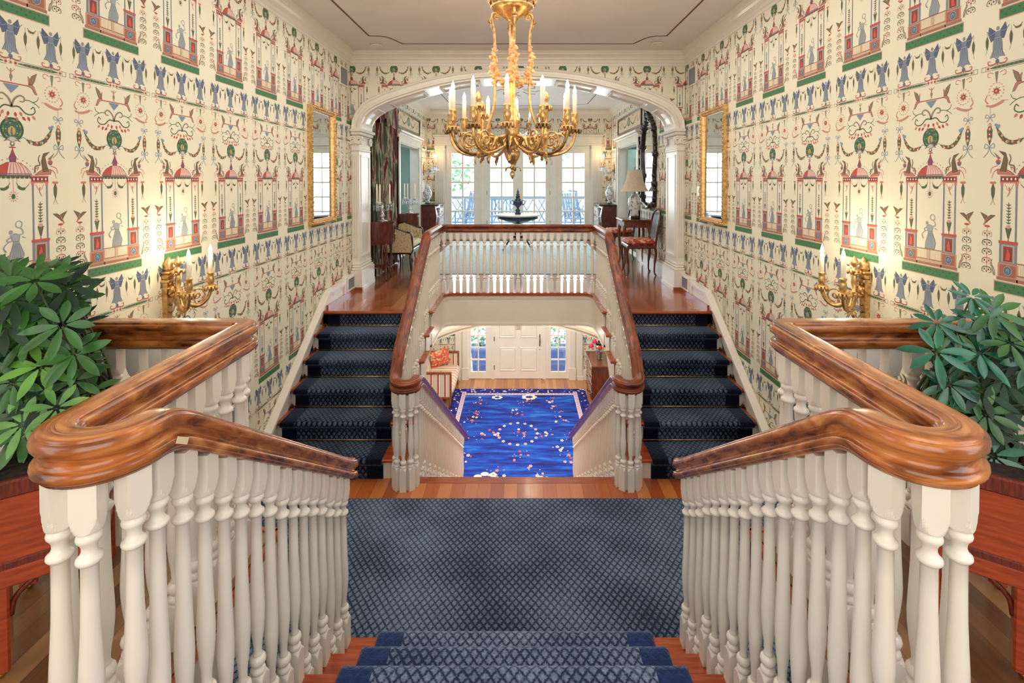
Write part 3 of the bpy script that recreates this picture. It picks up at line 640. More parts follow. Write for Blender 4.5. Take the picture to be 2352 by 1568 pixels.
# edge of the stairwell: wooden nosing and tall white fascia, rounded at the corners
def well(y1, x1, r, n=18):
    P = [(-x1, 31.3)]+[(-x1+r-r*cos(pi/2*i/n), y1-r+r*sin(pi/2*i/n)) for i in range(n+1)]
    return P+[(-x, y) for x, y in P[::-1]]
def band(mb, P, d0, d1, z0, z1, m, smooth=False):
    # ribbon box following plan path P: from outward offset d0 to d1
    def off(d):
        out = []
        for i, p in enumerate(P):
            a = P[max(i-1, 0)]; b = P[min(i+1, len(P)-1)]; tx, ty = b[0]-a[0], b[1]-a[1]; L = sqrt(tx*tx+ty*ty); out.append((p[0]+ty/L*d, p[1]-tx/L*d))
        return out
    A, B = off(d0), off(d1); n = len(P)
    vs = [(x, y, z0) for x, y in A]+[(x, y, z1) for x, y in A]+[(x, y, z1) for x, y in B]+[(x, y, z0) for x, y in B]
    fs = []
    for i in range(n-1):
        for k in range(4): a, b = k*n, ((k+1) % 4)*n; fs.append((a+i, b+i, b+i+1, a+i+1))
    fs += [(0, n, 2*n, 3*n), (4*n-1, 3*n-1, 2*n-1, n-1)]
    return mb.add(vs, fs, m, smooth)
WL = well(36.15, 5.42, .9)
mb = MB(); band(mb, WL, 0.16, -.9, -.20, .008, 'floor_edge'); struct('trim_7', mb)
mb = MB(); band(mb, WL, 0.0, -.35, -2.35, -.20, 'white_paint'); band(mb, WL, 0.06, -.1, -.42, -.20, 'white_paint'); band(mb, WL, .05, -.1, -2.40, -2.2, 'white_paint'); struct('trim_8', mb)
# arched opening of the entrance hall, with keystone
mb = MB(); A2 = [(10.4*cos(pi*i/28), -9.2+6.0*sin(pi*i/28)) for i in range(28, -1, -1)]
for y in (39.4, 40.9): mb.add([(x, y, z) for x, z in A2]+[(x, y, -1.5) for x, z in A2], [(i, i+1, 29+i+1, 29+i) for i in range(28)], 'white_paint')
mb.add([(x, 39.2, z) for x, z in A2]+[(x, 41, z) for x, z in A2], [(i, i+1, 29+i+1, 29+i) for i in range(28)], 'white_paint')
for dz, y in ((0, 39.25), (.28, 39.15), (.5, 39.3)):
    B2 = [(x, z+dz*.9) for x, z in A2]; C2 = [(x, z+dz*.9+.26) for x, z in A2]
    mb.add([(x, y, z) for x, z in B2]+[(x, y, z) for x, z in C2], [(i, i+1, 29+i+1, 29+i) for i in range(28)], 'white_paint'); mb.add([(x, y, z) for x, z in C2]+[(x, 39.4, z) for x, z in C2], [(i, i+1, 29+i+1, 29+i) for i in range(28)], 'white_paint')
for sx in (-1, 1): mb.box(sx*10.4, sx*HW, 39.3, 40.9, ZF, -1.5, 'white_paint')
struct('trim_9', mb)
mb = MB(); mb.prism([(-.22, -3.55), (.22, -3.55), (.34, -2.6), (-.34, -2.6)], 'y', 38.9, 39.4, 'white_paint')
for x in (-.12, 0, .12): mb.box(x-.03, x+.03, 38.84, 38.9, -3.5, -2.65, 'white_paint')
struct('trim_10', mb)
# skirting boards rising with the side flights
for i, sx in enumerate((-1, 1)):
    mb = MB(); P = [(23.3, -6), (23.3, -4.75), (31.75, .98), (34.6, 1.05), (34.6, 0), (31.2, -.1), (23.6, -6)]
    mb.prism([(y, z) for y, z in P], 'x', sx*HW, sx*(HW-.30), 'white_paint')
    for a, b in (((22.9, -4.92), (31.75, 1.06)), ((31.75, 1.06), (34.6, 1.12))):
        mb.prism([(a[0], a[1]), (a[0], a[1]-.30), (b[0], b[1]-.30), (b[0], b[1])], 'x', sx*(HW-.28), sx*(HW-.42), 'white_paint')
        mb.prism([(a[0], a[1]+.06), (a[0], a[1]-.12), (b[0], b[1]-.12), (b[0], b[1]+.06)], 'x', sx*(HW-.1), sx*(HW-.50), 'white_paint')
    mb.box(sx*HW, sx*(HW-.36), 34.6, YA-.2, 0, 1.25, 'white_paint'); mb.box(sx*HW, sx*(HW-.42), 31.5, 37.0, .0, .24, 'floor_edge')
    mb.box(sx*HW, sx*(HW-.3), YB, DOOR[0]-.9, 0, 1.1, 'white_paint'); mb.box(sx*HW, sx*(HW-.3), DOOR[1]+.9, YF, 0, 1.1, 'white_paint')
    mb.box(sx*HW, sx*(HW-.22), 11.6, 23.3, -6, -4.9, 'white_paint'); mb.box(sx*HW, sx*(HW-.22), 41, YF, ZF, ZF+1.1, 'white_paint')
    struct(['baseboard_left', 'baseboard_right'][i], mb)
mb = MB(); mb.box(-HW, FD[0]-1.2, YF-.25, YF, 0, 1.1, 'white_paint'); mb.box(FD[1]+1.2, HW, YF-.25, YF, 0, 1.1, 'white_paint')
mb.box(-HW, -8.7, YF-.25, YF, ZF, ZF+1.3, 'white_paint'); mb.box(8.7, HW, YF-.25, YF, ZF, ZF+1.3, 'white_paint'); struct('baseboard_back', mb)
# pilasters of the arch
for sx in (-1, 1):
    t = thing('pilaster', 'fluted white pilaster with scrolled capital at the %s end of the arch' % ('left' if sx < 0 else 'right'), 'pilaster', (sx*12.0, YA, 0), 0, 'pilasters carrying the arch')
    xo, xi = sx*12.38, sx*11.78
    mb = MB(); mb.box(xo, xi, YA-.02, YB, 2.0, 10.3, 'white_paint')
    for k in range(3): x = sx*(12.24-.15*k); mb.box(x-sx*.045, x+sx*.045, YA-.07, YA+.0, 2.4, 10.1, 'white_paint', .03)
    for z0, z1, y0, y1 in ((2.39, 2.55, YA+.32, YB-.32), (9.9, 10.06, YA+.32, YB-.32)): mb.box(xi+sx*.01, xi-sx*.075, y0, y1, z0, z1, 'white_paint')
    for y in (YA+.3, YB-.42): mb.box(xi, xi-sx*.06, y, y+.12, 2.4, 10.05, 'white_paint')
    part('shaft', mb, 'white_paint', t, world=True)
    mb = MB(); mb.box(xo, sx*11.55, YA-.28, YB+.2, 0, 1.45, 'white_paint'); mb.box(xo, sx*11.62, YA-.2, YB+.14, 1.45, 1.62, 'white_paint', .05); mb.box(xo, sx*11.70, YA-.14, YB+.1, 1.62, 1.80, 'white_paint', .08); mb.box(xo, sx*11.74, YA-.08, YB+.06, 1.8, 2.0, 'white_paint', .05)
    mb.box(xo, sx*11.5, YA-.34, YA-.27, 0, .22, 'floor_edge'); mb.box(sx*11.56, sx*11.48, YA-.2, YB+.15, 0, .24, 'white_paint')
    part('pedestal', mb, 'white_paint', t, world=True)
    mb = MB(); mb.box(xo, sx*11.74, YA-.10, YB+.05, 10.3, 10.5, 'white_paint', .05); mb.box(xo, sx*11.78, YA-.04, YB, 10.5, 11.3, 'white_paint'); mb.box(xo, sx*11.55, YA-.24, YB+.14, 11.5, 11.72, 'white_paint', .06); mb.box(xo, sx*11.42, YA-.34, YB+.24, 11.72, 11.95, 'white_paint', .05)
    mb.box(xo, sx*11.72, YA-.12, YB, 11.3, 11.5, 'white_paint', .08)
    for cx, cy, ax in ((12.28, YA-.12, 'y'), (11.78, YA-.12, 'y'), (11.66, YA+.15, 'x'), (11.66, YB-.3, 'x')):
        pts = []
        for q in range(22):
            a = q*.62; r = .33*(1-q/25); pts.append((sx*cx+(r*cos(a) if ax == 'y' else 0), cy+(r*cos(a) if ax == 'x' else 0), 11.08+r*sin(a)))
        mb.tube(pts, .07, 6, 'white_paint')
    for q in range(5): mb.ball((sx*(12.2-.1*q), YA-.12, 10.9+.05*(q % 2)), .08, 'white_paint', 6)
    part('capital', mb, 'white_paint', t, world=True)
# vents
def vent(loc, wy, hz, sx, lab, m='grey_slat'):
    t = thing('wall_vent', lab, 'vent', loc, 0, None); mb = MB()
    for z0, z1, y0, y1, e in ((0, .1, 0, wy, 0), (hz-.1, hz, 0, wy, 0), (-.01, hz+.01, -.01, .1, .01), (-.01, hz+.01, wy-.1, wy+.01, .01)): mb.box(0, -sx*(.07+e), y0, y1, z0, z1)
    part('frame', mb, 'white_paint', t); mb = MB(); mb.box(-sx*.005, -sx*.01, .1, wy-.1, .1, hz-.1)
    for i in range(9): y = .14+(wy-.3)*i/8; mb.box(-sx*.01, -sx*.05, y, y+.05, .1, hz-.1)
    part('louvres', mb, m, t)
vent((-12.4, 34.9, 14.85), 1.6, 1.35, -1, 'pale vent grille high on the left papered wall beside the arch'); vent((12.4, 34.9, 14.85), 1.6, 1.35, 1, 'pale vent grille high on the right papered wall beside the arch')
vent((-12.04, 35.1, .28), 1.5, .95, -1, 'small square vent in the left skirting beside the pilaster'); vent((12.04, 35.1, .28), 1.5, .95, 1, 'small square vent in the right skirting beside the pilaster')
for x, y, s_ in ((-9.9, 35.15, 'left'), (9.6, 34.7, 'right')):
    t = thing('ceiling_light', 'small round recessed ceiling light above the %s end of the arch' % s_, 'ceiling light', (x, y, ZT), 0, 'recessed lights in the stair hall ceiling')
    mb = MB(); mb.lathe([(.30, -.02), (.40, -.02), (.42, -.06), (.36, -.10), (.28, -.08), (.28, -.02)], seg=24); part('trim_ring', mb, 'white_paint', t)
    mb = MB(); mb.lathe([(.001, -.05), (.28, -.05), (.28, -.02), (.001, -.02)], seg=24); part('lens', mb, 'lamp_disc', t)

for (x, y, z, lab) in ((12.4, 34.2, 7.4, 'small white switch plate between the right mirror and the arch'), (-12.4, 50.4, 7.4, 'small white switch plate beside the left far doorway')):
    t = thing('light_switch', lab, 'light switch', (x, y, z)); q = -1 if x > 0 else 1; mb = MB(); mb.box(0, q*.05, -.3, .3, -.36, .36, None, .03); part('plate', mb, 'white_paint', t); mb = MB(); mb.box(q*.05, q*.1, -.06, .06, -.1, .1); part('toggle', mb, 'white_paint', t)
# ------------------------------------------------------------------ stairs
RUN = 1.542; R1 = 23.49
def ribbon(poly, x0, x1, th, m, mb=None):
    """carpet: polyline (y, z) given a thickness, spanning x0..x1; edges rounded a little"""
    mb = mb or MB(); n = len(poly); up = []; 
    for i, p in enumerate(poly):
        a = poly[max(i-1, 0)]; b = poly[min(i+1, n-1)]; ty, tz = b[0]-a[0], b[1]-a[1]; L = sqrt(ty*ty+tz*tz) or 1
        up.append((p[0]-tz/L*th, p[1]+ty/L*th))
    e = th*.8; rows = [[(x0, *p) for p in poly], [(x0, *q) for q in [(a[0]*.4+b[0]*.6, a[1]*.4+b[1]*.6) for a, b in zip(poly, up)]], [(x0+e, *q) for q in up], [(x1-e, *q) for q in up], [(x1, *q) for q in [(a[0]*.4+b[0]*.6, a[1]*.4+b[1]*.6) for a, b in zip(poly, up)]], [(x1, *p) for p in poly]]
    for a, b in zip(rows, rows[1:]): mb.add(a+b, [(i, i+1, n+i+1, n+i) for i in range(n-1)], m, True)
    return mb
def nose(yr, z, d=1, ov=.24):
    # rounded nose of a carpeted step: riser plane yr, tread level z; d=+1: climbing towards +y
    return [(yr-d*.03, z-.24), (yr-d*(ov*.6), z-.21), (yr-d*(ov+.03), z-.16), (yr-d*(ov+.06), z-.09), (yr-d*(ov+.03), z-.02), (yr-d*(ov-.06), z+.01)]
for sx in (-1, 1):
    side = 'left' if sx < 0 else 'right'
    t = thing('staircase', 'short carpeted side flight climbing along the %s papered wall to the upper hall' % side, 'staircase', (sx*8.8, 27, -6), 0, 'side flights')
    for k in range(1, 6):
        mb = MB(); mb.box(sx*5.22, sx*12.12, R1+RUN*(k-1)-.22, R1+RUN*k+.03, -6+k-.17, -6+k, 'tread_wood', .05); part('tread', mb, 'tread_wood', t, world=True)
    mb = MB(); mb.box(sx*5.25, sx*12.25, 30.95, 31.5, -.20, .006, 'floor_edge', .07); part('landing_nosing', mb, 'floor_edge', t, world=True)
    for k in range(1, 7):
        mb = MB(); y = R1+RUN*(k-1); mb.box(sx*5.5, sx*12.2, y, y+.12, -7+k, -6+k-.1, 'white_paint'); part('riser', mb, 'white_paint', t, world=True)
    P = [(R1, -6), (R1, -5.15)]
    for k in range(1, 6): P += [(R1+RUN*k, -6+k-.15), (R1+RUN*k, -5+k-.15)]
    P += [(31.28, -.2), (31.28, -2.2), (31.0, -2.15), (R1+2.6, -6.6), (R1, -6.9)]
    mb = MB(); mb.prism(P, 'x', sx*5.45, sx*5.64, 'white_paint'); part('stringer', mb, 'white_paint', t, world=True)
    mb = MB(); mb.prism([(24.0, -6.9), (31.6, -1.9), (31.6, -1.6), (24.0, -6.5)], 'x', sx*5.6, sx*12.3, 'white_paint'); part('soffit', mb, 'white_paint', t, world=True)
    # runner, following each step
    P = [(R1-.0, -5.99)]
    for k in range(1, 7):
        y = R1+RUN*(k-1)
        if k < 6: P += [(y, -6+k-.5)]+nose(y, -6+k)+[(y+.3, -6+k+.01), (y+RUN-.3, -6+k+.01), (y+RUN-.02, -6+k+.015)]
        else: P += [(y, -.55), (y, -.21)]
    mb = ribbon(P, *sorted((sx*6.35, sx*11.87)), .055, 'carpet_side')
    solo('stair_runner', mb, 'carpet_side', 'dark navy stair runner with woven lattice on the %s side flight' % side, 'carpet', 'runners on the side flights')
    rod = None
    for k in range(1, 6):
        loc = (sx*9.12, R1+RUN*k-.09, -6+k+.085)
        lab = ('thin brass stair rod across the %s side flight, %s' % (side, ['lowest of its five', 'second of the five from the landing', 'middle one of the five', 'second from the top', 'topmost, just under the upper hall floor'][k-1]))
        if rod is None:
            rod = thing('stair_rod', lab, 'stair rod', loc, 0, 'brass rods on the side flights')
            mb = MB(); mb.tube([(-2.82, 0, 0), (0, 0, 0), (2.82, 0, 0)], .032, 8); part('bar', mb, 'brass', rod)
            for e in (-1, 1):
                mb = MB(); mb.box(e*2.84, e*2.96, -.03, .09, -.08, .07, None, .03); mb.ball((e*3.0, 0, 0), .07, None, 8); mb.ball((e*2.9, 0, .1), .05, None, 8); part('bracket', mb, 'hinge_metal', rod)
        else: copy_tree(rod, None, loc, None, lab)
# the near flight, down which the photographer looks
t = thing('staircase', 'near carpeted flight descending from the camera to the middle landing', 'staircase', (0, 10.5, -6))
NY = [14.18-1.53*(k-1) for k in range(1, 7)]
for k in range(1, 6):
    mb = MB(); mb.box(-5.02, 5.02, NY[k]-.2, NY[k-1], -6+k-.17, -6+k, 'tread_wood', .05); part('tread', mb, 'tread_wood', t, world=True)
for k in range(1, 7):
    mb = MB(); mb.box(-4.95, 4.95, NY[k-1]-.32, NY[k-1]-.2, -7+k, -6+k-.1, 'white_paint'); part('riser', mb, 'white_paint', t, world=True)
P = [(13.98, -6), (13.98, -5.15)]
for k in range(1, 6): P += [(NY[k]-.2, -6+k-.15), (NY[k]-.2, -5+k-.15)]
P += [(6.0, -.2), (6.0, -6)]
for sx in (-1, 1):
    mb = MB(); mb.prism(P, 'x', sx*4.88, sx*5.0, 'cool_white_paint'); part('stringer', mb, 'white_paint', t, world=True)
P = [(14.0, -5.93)]
for k in range(1, 7):
    y = NY[k-1]-.2
    P += [(y, -6+k-.5)]+nose(y, -6+k, -1)+[(y-.3, -6+k+.01)]
    P += [(y-1.53+.3, -6+k+.01), (y-1.53+.02, -6+k+.015)]
P = [p for p in P if p[0] > 4.9]; P[-1] = (3.0, .01)
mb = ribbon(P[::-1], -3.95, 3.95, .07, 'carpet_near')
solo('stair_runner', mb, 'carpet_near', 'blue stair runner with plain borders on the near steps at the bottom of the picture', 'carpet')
mb = MB(); mb.box(-11.6, 11.6, 14.02, 21.9, -6, -5.93, 'carpet_landing', .02)
for sx in (-1, 1): mb.box(sx*5.1, sx*11.6, 6.3, 14.02, -6, -5.93, 'carpet_landing')
solo('landing_carpet', mb, 'carpet_landing', 'wide slate blue carpet with a diagonal lattice covering the middle landing', 'carpet')
# the central flight down to the entrance hall
t = thing('staircase', 'steep central flight between white balusters down to the entrance hall', 'staircase', (0, 32, ZF))
for k in range(1, 13):
    y = 23.45+1.53*(k-1)
    mb = MB(); mb.box(-5.25, 5.25, y-.02, y+1.53+.2, -6-k-.17, -6-k, 'tread_wood', .05); part('tread', mb, 'tread_wood', t, world=True)
for k in range(1, 14):
    y = 23.45+1.53*(k-1); mb = MB(); mb.box(-5.15, 5.15, y-.1, y, -6-k, -5-k-.12, 'white_paint'); part('riser', mb, 'white_paint', t, world=True)
for sx in (-1, 1):
    mb = MB(); mb.prism([(23.4, -6.2), (42.2, -18.6), (42.2, -19), (38, -19), (23.4, -9.0)], 'x', sx*5.16, sx*5.3, 'white_paint'); part('stringer', mb, 'white_paint', t, world=True)
mb = MB(); mb.prism([(21.2, -6.9), (23.4, -9.0), (38, -19), (21.2, -19)], 'x', -5.1, 5.1, 'white_paint'); part('base', mb, 'white_paint', t, world=True)

# ------------------------------------------------------------------ handrails and balusters
HP = [(0, 0), (.10, -.002), (.16, -.007), (.190, -.018), (.197, -.024), (.199, -.046), (.201, -.054), (.207, -.056), (.236, -.060), (.256, -.088), (.266, -.140), (.258, -.190), (.236, -.224), (.232, -.228), (.208, -.232), (.204, -.236), (.202, -.252), (.172, -.278), (.152, -.325), (.164, -.372),
      (.196, -.398), (.202, -.400), (.236, -.404), (.258, -.432), (.264, -.470), (.254, -.512), (.232, -.536), (.226, -.540), (.208, -.542), (.204, -.546), (.202, -.566), (.19, -.574), (.18, -.60)]
HPROF = HP+[(-x, z) for x, z in HP[:0:-1]]
def sweep(path, m, close_ends=True):
    n = len(path); rings = []; uvs = []; s = 0; per = [0]
    for a, b in zip(HPROF, HPROF[1:]): per.append(per[-1]+sqrt((a[0]-b[0])**2+(a[1]-b[1])**2))
    for i, p in enumerate(path):
        a = path[max(i-1, 0)]; b = path[min(i+1, n-1)]; tx, ty = b[0]-a[0], b[1]-a[1]; L = sqrt(tx*tx+ty*ty) or 1
        nx, ny = ty/L, -tx/L
        if i: s += sqrt(sum((p[k]-path[i-1][k])**2 for k in range(3)))
        rings.append([(p[0]+nx*u, p[1]+ny*u, p[2]+v) for u, v in HPROF]); uvs += [(s, q, 0) for q in per]
    mb = MB(); mb.loft(rings, m, True, caps=True, uv=uvs); return mb
def smooth_z(path, win):
    S_ = [0]
    for a, b in zip(path, path[1:]): S_.append(S_[-1]+sqrt((a[0]-b[0])**2+(a[1]-b[1])**2))
    out = []
    for i, p in enumerate(path):
        w_ = z_ = 0
        for j in range(max(0, i-14), min(len(path), i+15)):
            g_ = math.exp(-((S_[j]-S_[i])/win)**2); w_ += g_; z_ += g_*path[j][2]
        out.append((p[0], p[1], z_/w_))
    out[0], out[-1] = path[0], path[-1]; return out
def seg(a, b, step=.12):
    n = max(2, int(abs(sqrt((a[0]-b[0])**2+(a[1]-b[1])**2))/step)); return [(a[0]+(b[0]-a[0])*i/n, a[1]+(b[1]-a[1])*i/n) for i in range(n)]
def arc(cx, cy, r, a0, a1, n=16): return [(cx+r*cos(a0+(a1-a0)*i/n), cy+r*sin(a0+(a1-a0)*i/n)) for i in range(n)]
# baluster: square foot, turned shaft with vase, square block under the rail
BC = {}
def baluster_mesh(H, hb, ht, seg_=14):
    key = (round(H, 2), round(hb, 2), round(ht, 2), seg_)
    if key in BC: return BC[key]
    mb = MB(); a = .145
    def sq(z, R):       # square section whose corners are turned off at radius R
        out = []
        for q in range(40):
            th = 2*pi*(q+.0)/40+pi/4; r = min(a/max(abs(cos(th)), abs(sin(th))), R); out.append((r*cos(th), r*sin(th), z))
        return out
    mb.loft([sq(0, 1), sq(hb-.10, 1), sq(hb-.10, 1)]+[sq(hb-.10+.02*q, a*(1.41-.082*q)) for q in range(6)], 'white_paint', False)
    mb.loft([sq(H-ht+.20*(q/7)**1.3, a*(.98+.062*q)) for q in range(8)]+[sq(H-ht+.21, 1), sq(H, 1)], 'white_paint', False)
    T = H-hb-ht; m = T-.86
    pr = [(.085, -.02), (.10, .0), (.128, .02), (.138, .05), (.128, .085), (.095, .115), (.082, .13), (.105, .155), (.135, .195), (.146, .245), (.132, .30), (.098, .335), (.078, .35), (.088, .365), (.076, .385), (.072, .42)]
    z0 = .42; pr += [(.082, z0+.06*m), (.108, z0+.14*m), (.128, z0+.24*m), (.134, z0+.32*m), (.128, z0+.40*m), (.115, z0+.52*m), (.102, z0+.66*m), (.096, z0+.82*m), (.094, z0+m)]
    z1 = z0+m; pr += [(.104, z1+.01), (.108, z1+.03), (.128, z1+.04), (.144, z1+.07), (.140, z1+.105), (.112, z1+.13), (.098, z1+.145), (.082, z1+.19), (.084, z1+.24), (.102, z1+.285), (.132, z1+.325), (.140, z1+.36), (.128, z1+.40), (.10, z1+.43), (.09, z1+.47)]
    mb.lathe(pr, (0, 0, hb), seg_, 'white_paint')
    BC[key] = mb.mesh('baluster', 'white_paint'); return BC[key]
def baluster(parent, x, y, z0, z1, rz=0.0, hb=.80, ht=.67, seg_=14):
    me = baluster_mesh(round((z1-z0)/.02)*.02, hb, ht, seg_)
    o = bpy.data.objects.new('baluster', me); COL.objects.link(o); o.parent = parent
    o.location = Vector((x, y, z0))*S-Vector(parent.location); o.rotation_euler = (0, 0, rz); return o
def zat(path, x, y):
    return min(path, key=lambda p: (p[0]-x)**2+(p[1]-y)**2)[2]
XI, XO, YU, ZR = 4.85, 5.88, 6.62, 5.03; RU = (XO-XI)/2
def near_balustrade(sx):
    side = 'left' if sx < 0 else 'right'
    t = thing('balustrade', 'near %s balustrade with thick polished handrail doubling back around the plant bay' % side, 'balustrade', (sx*5.1, 6.3, 0), 0, 'near balustrades')
    P = [(XI, 14.46), ]+seg((XI, 14.40), (XI, YU))+arc(XI+RU, YU, RU, pi, 2*pi, 20)+seg((XO, YU), (XO, 10.8))+arc(XO+.32, 10.8, .32, pi, pi/2, 10)+seg((XO+.32, 11.12), (12.4, 11.12), .3)+[(12.4, 11.12)]
    Q = []; turned = False
    for x, y in P:
        if x > XI+.01: turned = True
        Q.append((sx*x, y, ZR if turned else min(ZR, -.01+(14.46-y)*.668)))
    Q = smooth_z(Q, .34)
    part('handrail', sweep(Q, 'rail_wood'), 'rail_wood', t, world=True)
    for k in range(1, 6):
        for d in (.26, .77, 1.28):
            y = NY[k-1]-d; baluster(t, sx*XI, y, -6+k, zat(Q, sx*XI, y)-.53, seg_=20)
    ZB = ZR-.56
    for i, a in enumerate((pi+.40, pi+1.28, pi+2.12, 2*pi-.12)):
        baluster(t, sx*(XI+RU+RU*cos(a)), YU+RU*sin(a), 0, ZB, sx*a, seg_=24)
    y = 7.10
    while y < 10.8: baluster(t, sx*XO, y, 0, ZB, seg_=20); y += .505
    baluster(t, sx*(XO+.12), 11.0, 0, ZB, pi/4, seg_=16)
    x = XO+.55
    while x < 12.3: baluster(t, sx*x, 11.12, 0, ZB, seg_=14); x += .50
    if sx < 0:      # the small paper sticker on the inner side of the rail's bend
        mb = MB(); mb.box(-.004, .004, -.13, .13, -.045, .045); o = part('sticker', mb, 'sticker', t, label='small cream paper sticker')
        o.location = Vector((-XI+.268, 6.92, ZR-.52))*S-Vector(t.location); o.rotation_euler = (radians(-30), 0, 0)
    return t
near_balustrade(-1); near_balustrade(1)
def far_balustrade():
    t = thing('balustrade', 'continuous far balustrade around the stairwell with glossy handrail toned darker for its shade', 'balustrade', (0, 36.3, 0))
    half = [(4.7, 43.9)]+seg((4.7, 43.8), (4.7, 23.1), .14)+arc(5.175, 23.1, .475, pi, 2*pi, 18)+seg((5.65, 23.1), (5.65, 35.75), .14)+arc(4.9, 35.75, .75, 0, pi/2, 12)+seg((4.9, 36.5), (.0, 36.5), .3)+[(0, 36.5)]
    Q = []; st = 0
    for x, y in half:
        if st == 0 and x > 4.71: st = 1
        if st == 1 and x > 5.64 and y > 23.12: st = 2
        Q.append((x, y, min(-1.0, -14.3+(43.9-y)*.654) if st == 0 else (-1.0 if st == 1 else min(4.95, 4.95+(y-31.05)*.652))))
    Q = smooth_z(Q, .36); full = [(-x, y, z) for x, y, z in Q]+Q[::-1][1:]
    part('handrail', sweep(full, 'rail_wood_shaded'), 'rail_wood_shaded', t, world=True)
    nst = 0; st = MB()
    for sx in (-1, 1):
        for k in range(1, 6):
            for d in (.26, .77, 1.28):
                y = R1+RUN*(k-1)+d; baluster(t, sx*5.65, y, -6+k, zat([q for q in Q if q[0] > 5.3], 5.65, y)-.5, seg_=10)
        y = 31.45
        while y < 35.7: baluster(t, sx*5.65, y, 0, 4.42, seg_=10); y += .50
        baluster(t, sx*5.38, 36.2, 0, 4.42, seg_=10)
        for a in (pi+.1, pi+.85, pi+1.57, 2*pi-.85, 2*pi-.1): baluster(t, sx*(5.175+.475*cos(a)), 23.0+.475*sin(a), -6, -1.5, sx*a, hb=1.05, ht=.72, seg_=14)
        for k in range(1, 13):
            for j, d in enumerate((.26, .77, 1.28)):
                y = 23.45+1.53*(k-1)+d; zr = -14.3+(43.9-y)*.654-.5; z0 = -6-k; 
                if y > 43.8: continue
                if k <= 3: baluster(t, sx*4.7, y, z0, min(zr, -1.5), seg_=10)
                else:
                    me = baluster_mesh(round((zr-z0)/.02)*.02, .80, .62, 8)
                    st.add([(v.co.x/S+sx*4.7, v.co.y/S+y, v.co.z/S+z0) for v in me.vertices], [tuple(p.vertices) for p in me.polygons], 'white_paint', True)
    for i in range(21): baluster(t, -4.9+.49*i, 36.5, 0, 4.42, seg_=12)
    o = part('baluster', st, 'white_paint', t, world=True); o['kind'] = 'stuff'; o['label'] = 'lower run of white balusters beside the central flight'
    return t
far_balustrade()
# ------------------------------------------------------------------ doors and windows
def leaf_door(mb, gl, x0, x1, z0, z1, gx0, gx1, gz0, gz1, cols, rows, y=YF+.18, th=.26, mun=.22):
    mb.box(x0, gx0, y, y+th, z0, z1); mb.box(gx1, x1, y, y+th, z0, z1); mb.box(gx0, gx1, y, y+th, gz1, z1); mb.box(gx0, gx1, y, y+th, z0, gz0)
    for i in range(1, cols): x = gx0+(gx1-gx0)*i/cols; mb.box(x-mun/2, x+mun/2, y+.04, y+th-.04, gz0, gz1)
    for j in range(1, rows): z = gz0+(gz1-gz0)*j/rows; mb.box(gx0, gx1, y+.05, y+th-.05, z-mun/2, z+mun/2)
    gl.box(gx0, gx1, y+.12, y+.14, gz0, gz1)
GZ0, GZ1 = 1.93, 11.8
XS = [(-9.85, -5.35, -9.13, -6.12), (-4.35, -.10, -3.88, -.81), (-.10, 4.25, .60, 3.61), (5.15, 9.65, 5.90, 8.90)]
for i, (a, b, c, d) in enumerate(XS):
    mb, gl = MB(), MB(); leaf_door(mb, gl, a, b, .05, 12.55, c, d, GZ0, GZ1, 2, 5)
    r = struct('door_%d' % (i+1), mb, 'cool_white_paint'); part('pane', gl, 'pane_glass', r)
    if i in (1, 2):
        mb = MB(); x = b-.35 if i == 1 else b-.12
        for z in (2.2, 6.2, 10.8): mb.box((a+.02 if i == 1 else b-.02)-.04, (a+.02 if i == 1 else b-.02)+.04, YF+.12, YF+.2, z, z+.5)
        part('hinge', mb, 'hinge_metal', r)
        mb = MB(); mb.box((-.28 if i == 1 else .08), (-.14 if i == 1 else .22), YF+.12, YF+.2, 5.2, 6.3); mb.tube([(-.21 if i == 1 else .15, YF+.1, 5.8), (-.55 if i == 1 else .5, YF+.02, 5.8)], .04, 6); part('handle', mb, 'brass', r)
mb = MB()                                              # frame, mullions and fluted casing round the door unit
for a, b in ((-10.0, -9.85), (-5.35, -4.35), (4.25, 5.15), (9.65, 9.8)): mb.box(a, b, YF+.05, YF+.6, 0, 12.6)
for a, b in ((-5.1, -4.6), (4.5, 4.95)): mb.box(a, b, YF-.02, YF+.1, .2, 12.5, None, .04)
mb.box(-10, 9.8, YF+.05, YF+.6, 12.5, 12.95); mb.box(-10, 9.8, YF+.1, YF+.5, -.05, .08, 'floor_edge')
for sx, x in ((-1, -10.0), (1, 9.8)):
    mb.box(x, x+sx*1.35, YF-.22, YF, 0, 13.0, 'cool_white_paint')
    for k in range(4): q = x+sx*(.24+.28*k); mb.box(q-.06, q+.06, YF-.30, YF-.22, 1.0, 12.2, 'cool_white_paint', .04)
    mb.box(x-sx*.05, x+sx*1.42, YF-.34, YF, 0, .9, 'cool_white_paint'); mb.box(x-sx*.06, x+sx*1.43, YF-.34, YF, 12.4, 12.9, 'cool_white_paint', .05)
mb.box(-11.4, 11.2, YF-.24, YF, 12.95, 13.9, 'cool_white_paint'); mb.box(-11.5, 11.3, YF-.38, YF, 13.9, 14.1, 'cool_white_paint', .05); mb.box(-11.65, 11.45, YF-.55, YF, 14.1, 14.35, 'cool_white_paint', .1); mb.box(-11.6, 11.4, YF-.30, YF, 12.85, 13.0, 'cool_white_paint')
struct('trim_11', mb, 'cool_white_paint')
